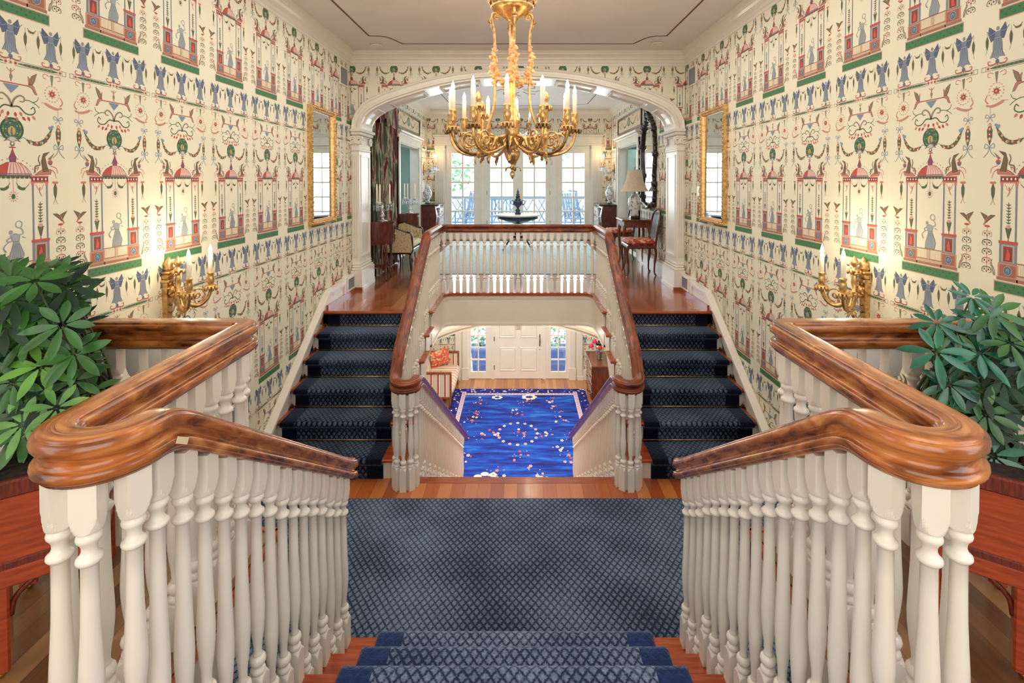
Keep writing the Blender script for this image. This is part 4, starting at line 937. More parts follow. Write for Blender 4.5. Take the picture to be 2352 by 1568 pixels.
# entrance door with panels, sidelights
mb = MB(); y = YF+.12; mb.box(-3.35, 3.26, y, y+.3, ZF+.05, ZF+12.3)
def panel(mb, x0, x1, z0, z1, y):
    for a, b, h in ((0, .14, .06), (.14, .22, -.03)): pass
    e = .16; P0 = [(x0, z0), (x1, z0), (x1, z1), (x0, z1)]; P1 = [(x0+e, z0+e), (x1-e, z0+e), (x1-e, z1-e), (x0+e, z1-e)]; P2 = [(x0+2*e, z0+2*e), (x1-2*e, z0+2*e), (x1-2*e, z1-2*e), (x0+2*e, z1-2*e)]
    rows = [[(x, y, z) for x, z in P0], [(x, y-.10, z) for x, z in [(a[0]*.6+b[0]*.4, a[1]*.6+b[1]*.4) for a, b in zip(P0, P1)]], [(x, y-.01, z) for x, z in P1], [(x, y-.07, z) for x, z in P2]]
    mb.loft(rows, 'white_paint', False, caps=False); mb.add(rows[3], [(0, 1, 2, 3)], 'white_paint')
for xa, xb in ((-2.65, -.45), (.22, 2.45)):
    for za, zb in ((ZF+1.15, ZF+4.3), (ZF+5.7, ZF+9.2), (ZF+9.9, ZF+11.6)): panel(mb, xa, xb, za, zb, y-.0)
r = struct('door_5', mb, 'white_paint')
mb = MB(); mb.box(2.78, 2.92, y-.1, y, ZF+4.5, ZF+6.0, None, .05); mb.tube(smoothpath([(2.85, y-.05, ZF+5.7), (2.85, y-.3, ZF+5.5), (2.85, y-.32, ZF+5.1), (2.85, y-.05, ZF+4.8)], 5), .07, 8); mb.lathe([(.01, 0), (.08, .08), (.01, .2)], (2.85, y-.1, ZF+6.0), 8); mb.ball((2.85, y-.08, ZF+4.1), .06); part('handle', mb, 'hinge_metal', r)
mb = MB(); 
for z in (1.3, 5.2, 10.2): mb.box(-3.42, -3.32, y-.08, y, ZF+z, ZF+z+.6)
part('hinge', mb, 'hinge_metal', r)
for i, (a, b, c, d) in enumerate(((-7.05, -3.75, -6.57, -4.53), (3.66, 6.95, 4.38, 6.40))):
    mb, gl = MB(), MB(); leaf_door(mb, gl, a, b, ZF+.05, ZF+12.3, c, d, ZF+.98, ZF+10.9, 2, 6, YF+.1, .28, .17); w_ = struct('window_%d' % (i+1), mb, 'white_paint'); part('pane', gl, 'pane_glass', w_)
mb = MB(); mb.box(-3.75, -3.35, YF+.05, YF+.5, ZF, ZF+12.4); mb.box(3.26, 3.66, YF+.05, YF+.5, ZF, ZF+12.4); mb.box(-7.1, 7.1, YF+.05, YF+.6, ZF+12.3, zE+.1)
for sx in (-1, 1): 
    mb.box(sx*6.9, sx*7.7, YF-.22, YF+.3, ZF, zE, None, .05); mb.box(sx*6.85, sx*7.75, YF-.3, YF, ZF, ZF+1.6); mb.box(sx*7.95, sx*8.7, YF-.3, YF, ZF, -1.5, None, .08); mb.box(sx*7.9, sx*8.75, YF-.36, YF, ZF, ZF+.5)
struct('trim_12', mb, 'white_paint')
# side doorways of the far hall: white casings, glimpses of the next rooms
for i, sx in enumerate((-1, 1)):
    d0, d1, e0, e1 = DOOR; mb = MB(); X = sx*HW
    for a, b in ((d0-.9, d0), (d1, d1+.9)):
        mb.box(X, X-sx*.22, a, b, 0, e1+.5, 'cool_white_paint', .03); mb.box(X, X-sx*.32, a if a < d0 else b-.2, a+.2 if a < d0 else b, 0, e1+.5, 'cool_white_paint', .04)
    mb.box(X, X-sx*.24, d0-.9, d1+.9, e1, e1+.8, 'cool_white_paint'); mb.box(X, X-sx*.42, d0-1.0, d1+1.0, e1+.8, e1+1.0, 'cool_white_paint', .05); mb.box(X, X-sx*.65, d0-1.15, d1+1.15, e1+1.0, e1+1.25, 'cool_white_paint', .1)
    for a, b in ((d0-.02, d0+.12), (d1-.12, d1+.02)): mb.box(X-sx*.05, X+sx*.95, a, b, 0, e1, 'cool_white_paint')
    mb.box(X-sx*.05, X+sx*.95, d0, d1, e1-.12, e1+.02, 'cool_white_paint')
    struct('trim_%d' % (13+i), mb, 'cool_white_paint')
    mb = MB(); mb.box(sx*(HW+.9), sx*(HW+9), d0-4, d1+5, -.5, -.02, 'floor_far'); mb.box(sx*(HW+9), sx*(HW+9.4), d0-4, d1+5, 0, 14, 'teal_wall'); mb.box(sx*(HW+.9), sx*(HW+9), d1+5, d1+5.4, 0, 14, 'teal_wall'); mb.box(sx*(HW+.9), sx*(HW+9), d0-4.4, d0-4, 0, 14, 'teal_wall'); mb.box(sx*(HW+.9), sx*(HW+9), d0-4, d1+5, 14, 14.4, 'teal_wall')
    for q in (d1-2.5, d1+1): mb.box(sx*(HW+8.6), sx*(HW+9), q, q+.3, 0, 12, 'cool_white_paint')
    struct('wall_side_room_%s' % ('left' if sx < 0 else 'right'), mb, 'teal_wall')
    area('side_room_daylight_%s' % ('left' if sx < 0 else 'right'), (sx*(HW+5), 57, 13.6), (6, 8), (sx*(HW+5), 57, 0), 16, (.85, .95, 1.0))
# a half-open pale door in the right doorway
t = thing('panel_door', 'half open grey-green panelled door inside the right doorway of the far hall', 'door', (13.3, 61.3, 0)); mb = MB(); mb.box(0, 5.6, -.22, 0, .05, 11.9, 'teal_wall')
for z0, z1 in ((1, 5), (6.2, 11)): mb.box(.8, 4.8, -.3, -.2, z0, z1, 'teal_wall', .06)
part('leaf', mb, 'teal_wall', t); mb = MB(); mb.ball((5.1, -.35, 5.6), .16); part('knob', mb, 'brass', t)

# ------------------------------------------------------------------ outside
mb = MB(); mb.box(-40, 40, YF+1.0, 96, -1.3, -.3, 'outdoor_white'); struct('floor.004', mb)
mb = MB(); mb.box(-60, 60, 96, 420, -6, -5.5, 'lawn'); struct('floor.005', mb)
mb = MB(); mb.box(-40, 40, YF+1.0, 84, ZF-.8, ZF-.3, 'pale_stone'); struct('floor.006', mb)
t = thing('porch_railing', 'pale lattice railing along the porch beyond the french doors', 'railing', (0, 92, -.3))
mb = MB(); mb.box(-22, 22, -.2, .2, 5.0, 5.3); mb.box(-22, 22, -.12, .12, .6, .85); part('rail', mb, 'outdoor_blue', t)
mb = MB()
for i in range(-4, 5): mb.box(i*5-.2, i*5+.2, -.24, .24, 0, 5.4)
part('post', mb, 'outdoor_blue', t)
mb = MB()
for i in range(-4, 4):
    x = i*5
    for a, b in (((.3, .9), (2.5, 4.9)), ((2.5, .9), (4.7, 4.9)), ((.3, 4.9), (2.5, .9)), ((2.5, 4.9), (4.7, .9)), ((.3, 2.9), (1.4, 4.9)), ((3.6, .9), (4.7, 2.9)), ((1.4, .9), (.3, 2.9)), ((4.7, 2.9), (3.6, 4.9))): mb.tube([(x+a[0], 0, a[1]), (x+b[0], 0, b[1])], .09, 4)
part('lattice', mb, 'outdoor_blue', t)
def rocker(loc, rz, lab):
    t = thing('rocking_chair', lab, 'rocking chair', loc, rz, 'porch rocking chairs'); m = 'outdoor_blue'
    for s in (-1, 1):
        mb = MB(); mb.tube(smoothpath([(s*1.5, -2.2, .35), (s*1.5, -.8, .08), (s*1.5, .8, .08), (s*1.5, 2.4, .45)], 5), .12, 6); part('rocker', mb, m, t)
        for y, h in ((-1.4, 3.6), (1.2, 2.6)): mb = MB(); mb.tube([(s*1.5, y, .1), (s*1.5, y, h)], .13, 6); part('leg', mb, m, t)
        mb = MB(); mb.box(s*1.25, s*1.8, -1.8, 1.5, 3.6, 3.75, None, .04); part('armrest', mb, m, t)
    mb = MB()
    for k in range(6): mb.box(-1.4, 1.4, -1.5+k*.48, -1.12+k*.48, 2.35, 2.5)
    part('seat', mb, m, t); mb = MB()
    for k in range(6): x = -1.25+k*.5; mb.add([(x-.16, 1.25, 2.6), (x+.16, 1.25, 2.6), (x+.16, 2.3, 6.4), (x-.16, 2.3, 6.4), (x-.16, 1.4, 2.6), (x+.16, 1.4, 2.6), (x+.16, 2.45, 6.4), (x-.16, 2.45, 6.4)], [(0, 1, 2, 3), (7, 6, 5, 4), (0, 4, 5, 1), (1, 5, 6, 2), (2, 6, 7, 3), (3, 7, 4, 0)])
    for s in (-1, 1): mb.tube([(s*1.5, 1.2, 2.4), (s*1.5, 2.4, 6.6)], .13, 6)
    mb.tube([(-1.6, 2.4, 6.6), (0, 2.5, 6.8), (1.6, 2.4, 6.6)], .2, 6); part('backrest', mb, m, t)
    return t
rocker((9.2, 79, -.3), .5, 'blue-grey slatted rocking chair outside the rightmost french door leaf'); rocker((-8.0, 79, -.3), -.6, 'blue-grey slatted rocking chair outside the leftmost french door leaf')
t = thing('porch_bench', 'pale slatted bench on the porch outside the left centre door leaf', 'bench', (-3.4, 84, -.3)); mb = MB()
for k in range(9): mb.box(-2.6+k*.62, -2.35+k*.62, .9, 1.05, 2.6, 5.2)
mb.box(-2.7, 2.7, .85, 1.1, 5.1, 5.4); part('backrest', mb, 'outdoor_blue', t); mb = MB(); mb.box(-2.7, 2.7, -1.1, 1.0, 2.3, 2.55); part('seat', mb, 'outdoor_blue', t)
for x in (-2.5, 2.3):
    for y in (-1, .8): mb = MB(); mb.box(x, x+.2, y, y+.2, 0, 2.4); part('leg', mb, 'outdoor_blue', t)
def leafy(mb, c, R, n, s, m, squash=.8):
    for _ in range(n):
        while True:
            p = [random.uniform(-1, 1) for _ in range(3)]
            if .25 < sum(q*q for q in p) < 1: break
        x, y, z = c[0]+p[0]*R, c[1]+p[1]*R, c[2]+p[2]*R*squash; a, b = random.uniform(0, 6.28), random.uniform(-1, 1)
        u = Vector((cos(a), sin(a), b*.6)).normalized()*s; v = u.cross(Vector((random.uniform(-1, 1), random.uniform(-1, 1), random.uniform(-1, 1)))).normalized()*s*.5
        q = Vector((x, y, z)); mb.add([tuple(q-u), tuple(q+v), tuple(q+u), tuple(q-v)], [(0, 1, 2, 3)], m)
for (x, y, h, R, lab) in ((-24, 170, 16, 9, 'pale leafy tree seen through the leftmost french door leaf'), (30, 165, 19, 10, 'pale leafy tree seen through the rightmost french door leaf'), (12, 190, 26, 8, 'high pale tree crown seen through the right centre door leaf')):
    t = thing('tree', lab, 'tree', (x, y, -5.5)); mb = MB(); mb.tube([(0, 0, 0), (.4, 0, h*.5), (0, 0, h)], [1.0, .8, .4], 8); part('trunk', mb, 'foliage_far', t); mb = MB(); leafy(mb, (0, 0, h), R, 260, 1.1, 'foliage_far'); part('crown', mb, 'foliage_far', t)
for sx, s_ in ((-1, 'left'), (1, 'right')):
    t = thing('planter_pot', 'blue square pot standing outside the %s entrance sidelight' % s_, 'planter', (sx*5.6, 72.5, ZF-.3), 0, 'pots outside the entrance'); mb = MB(); mb.loft([[(-1, -1, 0), (1, -1, 0), (1, 1, 0), (-1, 1, 0)], [(-1.25, -1.25, 2.9), (1.25, -1.25, 2.9), (1.25, 1.25, 2.9), (-1.25, 1.25, 2.9)], [(-1.4, -1.4, 2.9), (1.4, -1.4, 2.9), (1.4, 1.4, 2.9), (-1.4, 1.4, 2.9)], [(-1.4, -1.4, 3.2), (1.4, -1.4, 3.2), (1.4, 1.4, 3.2), (-1.4, 1.4, 3.2)]], 'pot_blue', False); part('body', mb, 'pot_blue', t)
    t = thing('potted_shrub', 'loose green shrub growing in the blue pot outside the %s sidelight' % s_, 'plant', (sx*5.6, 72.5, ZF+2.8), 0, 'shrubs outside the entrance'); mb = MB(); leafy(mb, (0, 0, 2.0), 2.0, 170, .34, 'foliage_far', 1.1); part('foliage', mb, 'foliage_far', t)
    mb = MB(); 
    for k in range(5): mb.tube([(0, 0, 0), (.5*cos(k*1.3), .5*sin(k*1.3), 1.6)], .05, 5)
    part('stem', mb, 'stem', t)

# ------------------------------------------------------------------ chandelier
def candle(t, x, y, z, h=.86, lit=True, r=.095, s=1.0):
    mb = MB(); mb.lathe([(.04*s, -.72*s), (.07*s, -.70*s), (.08*s, -.60*s), (.13*s, -.52*s), (.165*s, -.38*s), (.14*s, -.22*s), (.12*s, -.12*s), (.155*s, -.06*s), (.15*s, 0), (.09*s, .01)], (x, y, z), 14, 'gilt', flute=.10); c = part('candle_cup', mb, 'gilt', t)
    mb = MB(); mb.lathe([(r, -.02), (r, h-.03), (r*.5, h)], (x, y, z), 12, 'candle_white'); part('candle', mb, 'candle_white', t)
    mb = MB(); mb.lathe([(r*.4, h-.01), (r*.8, h+.05), (r*.85, h+.12), (r*.55, h+.22), (.005, h+.34)], (x, y, z), 10, 'bulb'); part('bulb', mb, 'bulb', t)
def bobeche(mb, c, R, m):
    mb.lathe([(.04, -.10), (.10, -.05), (R*.75, -.02), (R, .03), (R*.95, .07), (.1, .06)], c, 20, m)
    for k in range(10):
        a = 2*pi*k/10; mb.lathe([(.01, -.14), (.045, -.08), (.05, 0), (.02, .04)], (c[0]+R*.92*cos(a), c[1]+R*.92*sin(a), c[2]), 6, m)
def spiral(c, r0, turns, a0, plane_a, n=30, sgn=1):
    out = []
    for i in range(n):
        f = i/(n-1); r = r0*(1-f)**.8+.02; a = a0+sgn*turns*2*pi*f; u = r*cos(a); out.append((c[0]+u*cos(plane_a), c[1]+u*sin(plane_a), c[2]+r*sin(a)))
    return out
def leafblade(mb, pts, w, m):
    n = len(pts); P = [Vector(p) for p in pts]
    rows = []
    for i, p in enumerate(P):
        t_ = (P[min(i+1, n-1)]-P[max(i-1, 0)]).normalized(); s_ = t_.cross(Vector((0, 0, 1)))
        if s_.length < .1: s_ = Vector((1, 0, 0))
        s_.normalize(); ww = w*sin(pi*(.12+.88*i/(n-1)))*(1+.25*(i % 2)); nn = s_.cross(t_)*w*.25
        rows.append([tuple(p-s_*ww), tuple(p+nn), tuple(p+s_*ww), tuple(p-nn*.3)])
    mb.loft(rows, m, True)
CZ = lambda y: (414-y)*.01913-.06
t = thing('chandelier', 'gilt twelve candle chandelier with rose garlands hanging over the landing', 'chandelier', (-.20, 22, 8.2))
mb = MB(); mb.lathe([(.01, CZ(412)), (.05, CZ(408)), (.12, CZ(402)), (.10, CZ(396)), (.05, CZ(392)), (.08, CZ(388)), (.16, CZ(385)), (.06, CZ(380)), (.10, CZ(376)), (.24, CZ(368)), (.33, CZ(358)), (.36, CZ(349)), (.28, CZ(344)), (.18, CZ(341)), (.24, CZ(337)), (.20, CZ(331)), (.25, CZ(326)), (.2, CZ(320)), (.30, CZ(312)), (.32, CZ(300)), (.28, CZ(286)), (.38, CZ(280)), (.36, CZ(276)), (.26, CZ(268)), (.24, CZ(254)), (.10, CZ(246)), (.12, CZ(238)), (.08, CZ(225)), (.13, CZ(200)), (.09, CZ(170)), (.10, CZ(120)), (.08, CZ(60))], seg=20, m='gilt', flute=.06); part('stem', mb, 'gilt', t)
mb = MB()
for k in range(5): a = 2*pi*k/5; leafblade(mb, smoothpath([(.06*cos(a), .06*sin(a), CZ(386)), (.22*cos(a), .22*sin(a), CZ(384)), (.34*cos(a), .34*sin(a), CZ(388)), (.36*cos(a), .36*sin(a), CZ(394))], 3), .08, 'dark_gilt')
part('pendant_leaves', mb, 'dark_gilt', t)
mb = MB(); mb.lathe([(.01, CZ(56)), (.22, CZ(50)), (.30, CZ(46)), (.44, CZ(42)), (.52, CZ(38)), (.80, CZ(30)), (.92, CZ(24)), (.95, CZ(19)), (.88, CZ(18)), (.5, CZ(30)), (.01, CZ(30))], seg=28, m='gilt')
for k in range(14):
    a = 2*pi*k/14; leafblade(mb, smoothpath([(.90*cos(a), .90*sin(a), CZ(22)), (.98*cos(a), .98*sin(a), CZ(12)), (1.08*cos(a), 1.08*sin(a), CZ(4)), (1.18*cos(a), 1.18*sin(a), CZ(-2 if k % 2 else 2))], 3), .12, 'gilt'); mb.ball((1.14*cos(a), 1.14*sin(a), CZ(0)), .07, 'gilt', 6)
    mb.tube(spiral((1.0*cos(a+.2), 1.0*sin(a+.2), CZ(10)), .13, 1.3, 0, a+.2+pi/2, 14), .03, 5, 'gilt')
mb.lathe([(1.0, CZ(6)), (1.03, CZ(4)), (1.0, CZ(2)), (.97, CZ(4))], seg=28, m='gilt'); part('crown', mb, 'gilt', t)
mb = MB(); mb.lathe([(.04, CZ(30)), (.04, CZ(-76))], seg=10, m='gilt')
for k in range(3): a = 2*pi*k/3+.5; mb.tube([(.85*cos(a), .85*sin(a), CZ(20)), (.2*cos(a), .2*sin(a), CZ(-60))], .03, 6, 'gilt')
mb.lathe([(.05, CZ(-62)), (.35, CZ(-70)), (.5, CZ(-80)), (.5, CZ(-81.5))], seg=24, m='gilt'); part('canopy', mb, 'gilt', t)
for k in range(4):
    a = -pi/2+.12+pi/2*k; ca, sa = cos(a), sin(a); f = lambda r, y: (r*ca, r*sa, CZ(y)); mb = MB()
    mb.tube(smoothpath([f(.62, 44), f(.70, 34), f(.84, 36), f(.88, 50), f(.80, 75), f(.76, 110), f(.75, 160), f(.75, 210), f(.78, 240), f(.90, 265), f(1.05, 285), f(1.12, 300)], 4), .055, 8, 'gilt')
    mb.tube(spiral(f(.70, 42), .13, 1.4, 1.2, a, 16), .04, 6, 'gilt'); leafblade(mb, smoothpath([f(.82, 38), f(.95, 50), f(.92, 66), f(.82, 80)], 4), .10, 'gilt'); part('suspension_rod', mb, 'gilt', t)
mb = MB(); random.seed(3)
def rose(c, r):
    mb.ball(c, r*.7, 'rose_gilt', 6)
    for q in range(4): a = q*1.57+c[0]*9; mb.ball((c[0]+r*.6*cos(a), c[1]+r*.6*sin(a), c[2]+random.uniform(-.4, .4)*r), r*.5, 'rose_gilt', 5)
varied('rose_gilt', (250, 212, 164), (232, 170, 118), 30, 0.40, metal=.35)
for k in range(4):
    a = -pi/2+.12+pi/2*k
    for i in range(22): y = 104+i*4.2; rr = .77+random.uniform(-.06, .10)*(1 if i > 2 else .3); wd = .02+.10*min(1, i/8); rose((rr*cos(a)+random.uniform(-wd, wd), rr*sin(a)+random.uniform(-wd, wd), CZ(y)), .075+.06*min(1, i/8))
    b = a+pi/2
    for i in range(9):
        u = (i+.5)/9; x = (1-u)*cos(a)*.72+u*cos(b)*.72; y2 = (1-u)*sin(a)*.72+u*sin(b)*.72; rose((x, y2, CZ(158+34*sin(pi*u))+random.uniform(-.08, .08)), .125)
for i in range(30): y = 88+i*3.3; wd = .05+.2*(i/30); rose((random.uniform(-wd, wd), random.uniform(-wd, wd), CZ(y)), .07+.06*i/30)
part('rose_garland', mb, 'rose_gilt', t)
for k in range(12):
    a = -pi/2-.06+2*pi*k/12; ca, sa = cos(a), sin(a); f = lambda r, h: (r*ca, r*sa, h); mb = MB()
    mb.tube(smoothpath([f(.25, 1.75), f(.5, 1.5), f(.9, 1.3), f(1.4, 1.12), f(1.9, 1.06), f(2.35, 1.22), f(2.62, 1.55), f(2.72, 1.9), f(2.72, 2.05)], 5), [.075]*20+[.065]*21, 8, 'gilt' if k % 2 else 'dark_gilt')
    mb.tube(spiral(f(1.95, 1.62), .42, 1.6, -1.4, a, 26), .045, 6, 'gilt'); 
    leafblade(mb, smoothpath([f(.7, 1.4), f(.95, 1.7), f(1.2, 1.75), f(1.35, 1.5), f(1.5, 1.3)], 4), .13, 'gilt'); leafblade(mb, smoothpath([f(1.5, 1.1), f(1.65, .95), f(1.75, .75), f(1.7, .6)], 3), .08, 'gilt')
    bobeche(mb, f(2.72, 2.10), .27, 'dark_gilt' if k % 2 else 'gilt'); part('arm', mb, 'gilt', t); candle(t, 2.72*ca, 2.72*sa, 2.86, .84)
for k in range(4):
    a = -pi/2+.80+2*pi*k/4; ca, sa = cos(a), sin(a); mb = MB(); c = (1.95*ca, 1.95*sa, 0)
    mb.lathe([(.01, .84), (.08, .90), (.07, 1.02), (.12, 1.08), (.05, 1.14), (.07, 1.25), (.09, 1.6), (.14, 1.66), (.14, 1.88), (.07, 1.94), (.10, 2.3), (.08, 2.7), (.06, 2.85), (.20, 2.95), (.24, 3.02), (.08, 3.06), (.05, 3.14), (.13, 3.24), (.14, 3.36), (.07, 3.52), (.01, 3.62)], c, 14, 'gilt', flute=.1)
    for q in range(7): b = 2*pi*q/7; mb.lathe([(.01, 2.78), (.05, 2.84), (.05, 2.95), (.02, 3.0)], (c[0]+.23*cos(b), c[1]+.23*sin(b), 0), 6, 'gilt')
    mb.tube(smoothpath([(.3*ca, .3*sa, 1.9), (1.0*ca, 1.0*sa, 1.75), (1.85*ca, 1.85*sa, 1.78)], 4), .07, 6, 'gilt'); mb.tube(spiral((1.3*ca, 1.3*sa, 1.5), .36, 1.5, 1.5, a, 24), .05, 6, 'gilt'); part('torch_finial', mb, 'gilt', t)
for k in range(6): a = 2*pi*k/6+.2; point('chandelier_glow', (-.2+2.72*cos(a), 22+2.72*sin(a), 12.6), 2.2)
# ------------------------------------------------------------------ wall sconces
def sconce(sx):
    side = 'left' if sx < 0 else 'right'; t = thing('wall_sconce', 'gilt two candle sconce with flaming torch on the %s papered wall' % side, 'wall sconce', (sx*12.4, 17.6, 4.1), 0, 'gilt sconces of the stair hall'); q = -sx
    mb = MB(); mb.loft([[(0, -.09, -2.3), (q*.10, -.09, -2.3), (q*.10, .09, -2.3), (0, .09, -2.3)], [(0, -.17, .45), (q*.2, -.17, .45), (q*.2, .17, .45), (0, .17, .45)]], 'gilt', False)
    mb.box(0, q*.30, -.24, .24, .45, .56, 'gilt', .03); mb.box(0, q*.22, -.17, .17, .56, .75, 'gilt', .03); mb.box(0, q*.30, -.22, .22, .75, .85, 'gilt', .04); mb.lathe([(.15, .85), (.18, .95), (.14, 1.02), (.17, 1.10), (.10, 1.22), (.01, 1.36)], (q*.14, 0, 0), 12, 'gilt', flute=.12)
    for z in range(7): mb.ball((q*.2, 0, -1.9+z*.26), .055, 'dark_gilt', 6)
    for y in (-.1, .1):
        leafblade(mb, smoothpath([(q*.12, y, .5), (q*.34, y*1.6, .72), (q*.52, y*2, .80), (q*.60, y*2, .72)], 4), .09, 'gilt')
    part('backplate', mb, 'gilt', t); mb = MB(); mb.ball((q*.26, 0, .18), .15, 'gilt', 10, .2); mb.ball((q*.32, 0, .02), .10, 'gilt', 8)
    for a in range(7): mb.ball((q*.24, .16*cos(a), .22+.2*sin(a)), .06, 'gilt', 6)
    part('mask', mb, 'gilt', t)
    mb = MB(); mb.tube([(q*.1, 0, 0), (q*.47, 0, 0)], .10, 8, 'gilt'); mb.lathe([(.01, -.85), (.06, -.78), (.10, -.66), (.03, -.60), (.07, -.52), (.03, -.46), (.10, -.12), (.13, -.08), (.13, .1), (.07, .14), (.10, .45), (.08, .68), (.06, .76), (.17, .82), (.20, .90), (.07, .93), (.05, 1.0), (.12, 1.08), (.13, 1.18), (.06, 1.30), (.01, 1.38)], (q*.47, 0, 0), 14, 'gilt', flute=.1)
    for a in range(7): b = a*.9; mb.lathe([(.01, -.06), (.045, 0), (.04, .08), (.01, .12)], (q*.47+.19*cos(b), .19*sin(b), .78), 6, 'gilt')
    part('torch', mb, 'gilt', t)
    for s in (-1, 1):
        mb = MB(); f = lambda u, z: (q*(.47+.78*u), s*.60*u, z)
        mb.tube(smoothpath([f(.05, -.05), f(.3, -.35), f(.6, -.46), f(.85, -.30), f(.98, -.02), f(1, .12)], 5), [.09]*10+[.065]*16, 8, 'gilt')
        pa = atan2(s*.60, q*.78); mb.tube(spiral(f(.56, -.06), .26, 1.5, -1.5, pa, 22), .035, 6, 'gilt'); leafblade(mb, smoothpath([f(.0, .0), f(.2, .12), f(.42, .02), f(.5, -.18)], 4), .10, 'gilt'); leafblade(mb, smoothpath([f(.3, -.38), f(.42, -.55), f(.48, -.72)], 3), .06, 'gilt')
        bobeche(mb, f(1, .15), .20, 'gilt'); part('arm', mb, 'gilt', t)
        candle(t, *f(1, .70)[:2], .70, .68, r=.07, s=.8)
        point('sconce_glow', (sx*12.4+f(1, 0)[0], 17.6+f(1, 0)[1]*.9, 6.0), 2.6, (1, .80, .54))
    return t
sconce(-1); sconce(1)
def crystal_sconce(sx):
    side = 'left' if sx < 0 else 'right'; t = thing('crystal_sconce', 'crystal wall sconce with hanging drops at the far %s corner' % side, 'wall sconce', (sx*12.4, 65.2, 9.6), 0, 'crystal sconces of the far hall'); q = -sx
    mb = MB(); mb.lathe([(.01, -.9), (.3, -.5), (.4, 0), (.3, .5), (.01, .9)], (q*.1, 0, 0), 12, 'brass', sx=.3); part('backplate', mb, 'brass', t)
    for s in (-1, 1):
        mb = MB(); mb.tube(smoothpath([(q*.1, 0, 0), (q*.6, s*.3, -.5), (q*1.2, s*.7, -.4), (q*1.5, s*.9, .2)], 5), .09, 8, 'crystal'); mb.lathe([(.05, 0), (.35, .08), (.38, .12), (.1, .1)], (q*1.5, s*.9, .25), 14, 'crystal'); part('arm', mb, 'crystal', t)
        mb = MB()
        for k in range(10): a = 2*pi*k/10; mb.lathe([(.01, -.62), (.07, -.45), (.03, -.28), (.05, -.2), (.01, -.1)], (q*1.5+.34*cos(a), s*.9+.34*sin(a), .3), 6, 'crystal')
        part('drops', mb, 'crystal', t); candle(t, q*1.5, s*.9, .9, .7, s=.7)
        point('far_sconce_glow', (sx*12.4+q*1.6, 65.2+s*.9, 11.6), 2.6)
    mb = MB()
    for k in range(14): a = 2*pi*k/14; mb.lathe([(.01, -.5), (.08, -.3), (.01, -.1)], (q*(.7+.4*cos(a)), .5*sin(a), -.5+.3*((k*7) % 3)), 6, 'crystal')
    part('pendants', mb, 'crystal', t)
crystal_sconce(-1); crystal_sconce(1)
t = thing('small_chandelier', 'small crystal chandelier of the far hall glimpsed behind the gilt one', 'chandelier', (1.1, 50, 12.5)); mb = MB(); mb.lathe([(.02, 0), (.3, .4), (.1, .8), (.25, 1.2), (.08, 1.6), (.05, 5.1)], seg=12, m='brass'); part('stem', mb, 'brass', t)
for k in range(8):
    a = 2*pi*k/8; mb = MB(); mb.tube(smoothpath([(.1*cos(a), .1*sin(a), .6), (.8*cos(a), .8*sin(a), .1), (1.4*cos(a), 1.4*sin(a), .5), (1.5*cos(a), 1.5*sin(a), .9)], 4), .05, 6, 'crystal'); part('arm', mb, 'crystal', t); candle(t, 1.5*cos(a), 1.5*sin(a), 1.4, .45, s=.6)
point('far_chandelier_glow', (1.1, 50, 11.2), 14, (1, .8, .6), .1)
# ------------------------------------------------------------------ framed mirrors and pictures
def frame_rect(mb, y0, y1, z0, z1, w_, d, m, q, orn=False):
    # rectangular frame lying on the plane x=0, facing q*x
    prof = [(0, 0), (0, .9), (.18, 1), (.35, .8), (.6, .95), (.85, .7), (1, .35), (1, .1)]
    rows = []
    for u, h in prof: e = u*w_; rows.append([(q*d*h, y0+e, z0+e), (q*d*h, y1-e, z0+e), (q*d*h, y1-e, z1-e), (q*d*h, y0+e, z1-e)])
    mb.loft(rows, m, False, caps=False)
    if orn:
        for a, b, n in (((y0, z0), (y1, z0), 16), ((y1, z0), (y1, z1), 30), ((y1, z1), (y0, z1), 16), ((y0, z1), (y0, z0), 30)):
            for i in range(n): f = i/n; mb.ball((q*d*.9, a[0]+(b[0]-a[0])*f+(.1 if a[0] == b[0] == y0 else -.1 if a[0] == b[0] else 0), a[1]+(b[1]-a[1])*f+(.1 if a[1] == b[1] == z0 else -.1 if a[1] == b[1] else 0)), .075, m, 6)
for sx, side in ((-1, 'left'), (1, 'right')):
    q = -sx; t = thing('wall_mirror', 'tall gilt framed mirror hung on the %s papered stair hall wall' % side, 'mirror', (sx*12.4, 31.5, 9.05), 0, 'gilt mirrors of the stair hall')
    mb = MB(); frame_rect(mb, -1.95, 1.95, -3.6, 3.58, .32, .30, 'gilt', q, True); part('frame', mb, 'gilt', t); mb = MB(); mb.box(q*.04, q*.08, -1.66, 1.66, -3.3, 3.28); part('glass', mb, 'mirror_glass', t)
for sx, side in ((-1, 'left'), (1, 'right')):
    q = -sx; t = thing('framed_panel', 'dark framed ornamental panel above the %s doorway of the far hall' % side, 'picture', (sx*12.4, 56.3, 14.6), 0, 'framed panels over the doorways')
    mb = MB(); frame_rect(mb, -6.0, 6.0, -1.0, .95, .26, .16, 'black_wood', q); part('frame', mb, 'black_wood', t)
    mb = MB(); mb.box(q*.02, q*.05, -5.8, 5.8, -.8, .76, 'cloth_cream'); d = Draw(); d.ell(0, .1, .7, .5, (96, 120, 96), 1, 16); d.ell(0, .1, .4, .3, (160, 170, 130), 2, 12)
    d.sym(lambda: (d.line([(.8, .1), (2.2, -.35), (3.6, .3)], [.08, .16, .08], (110, 112, 90), 1), d.line([(3.8, .4), (4.4, -.3), (5.2, .2)], .08, (150, 120, 100), 1), d.leaf(1.8, .5, .8, .3, .2, (140, 130, 110), 1)))
    for vs, fs, c, l in d.sh: mb.add([(q*(.055+.004*l), a*(-q), b) for a, b in vs], fs, 'print', False, c)
    part('print', mb, 'cloth_cream', t)
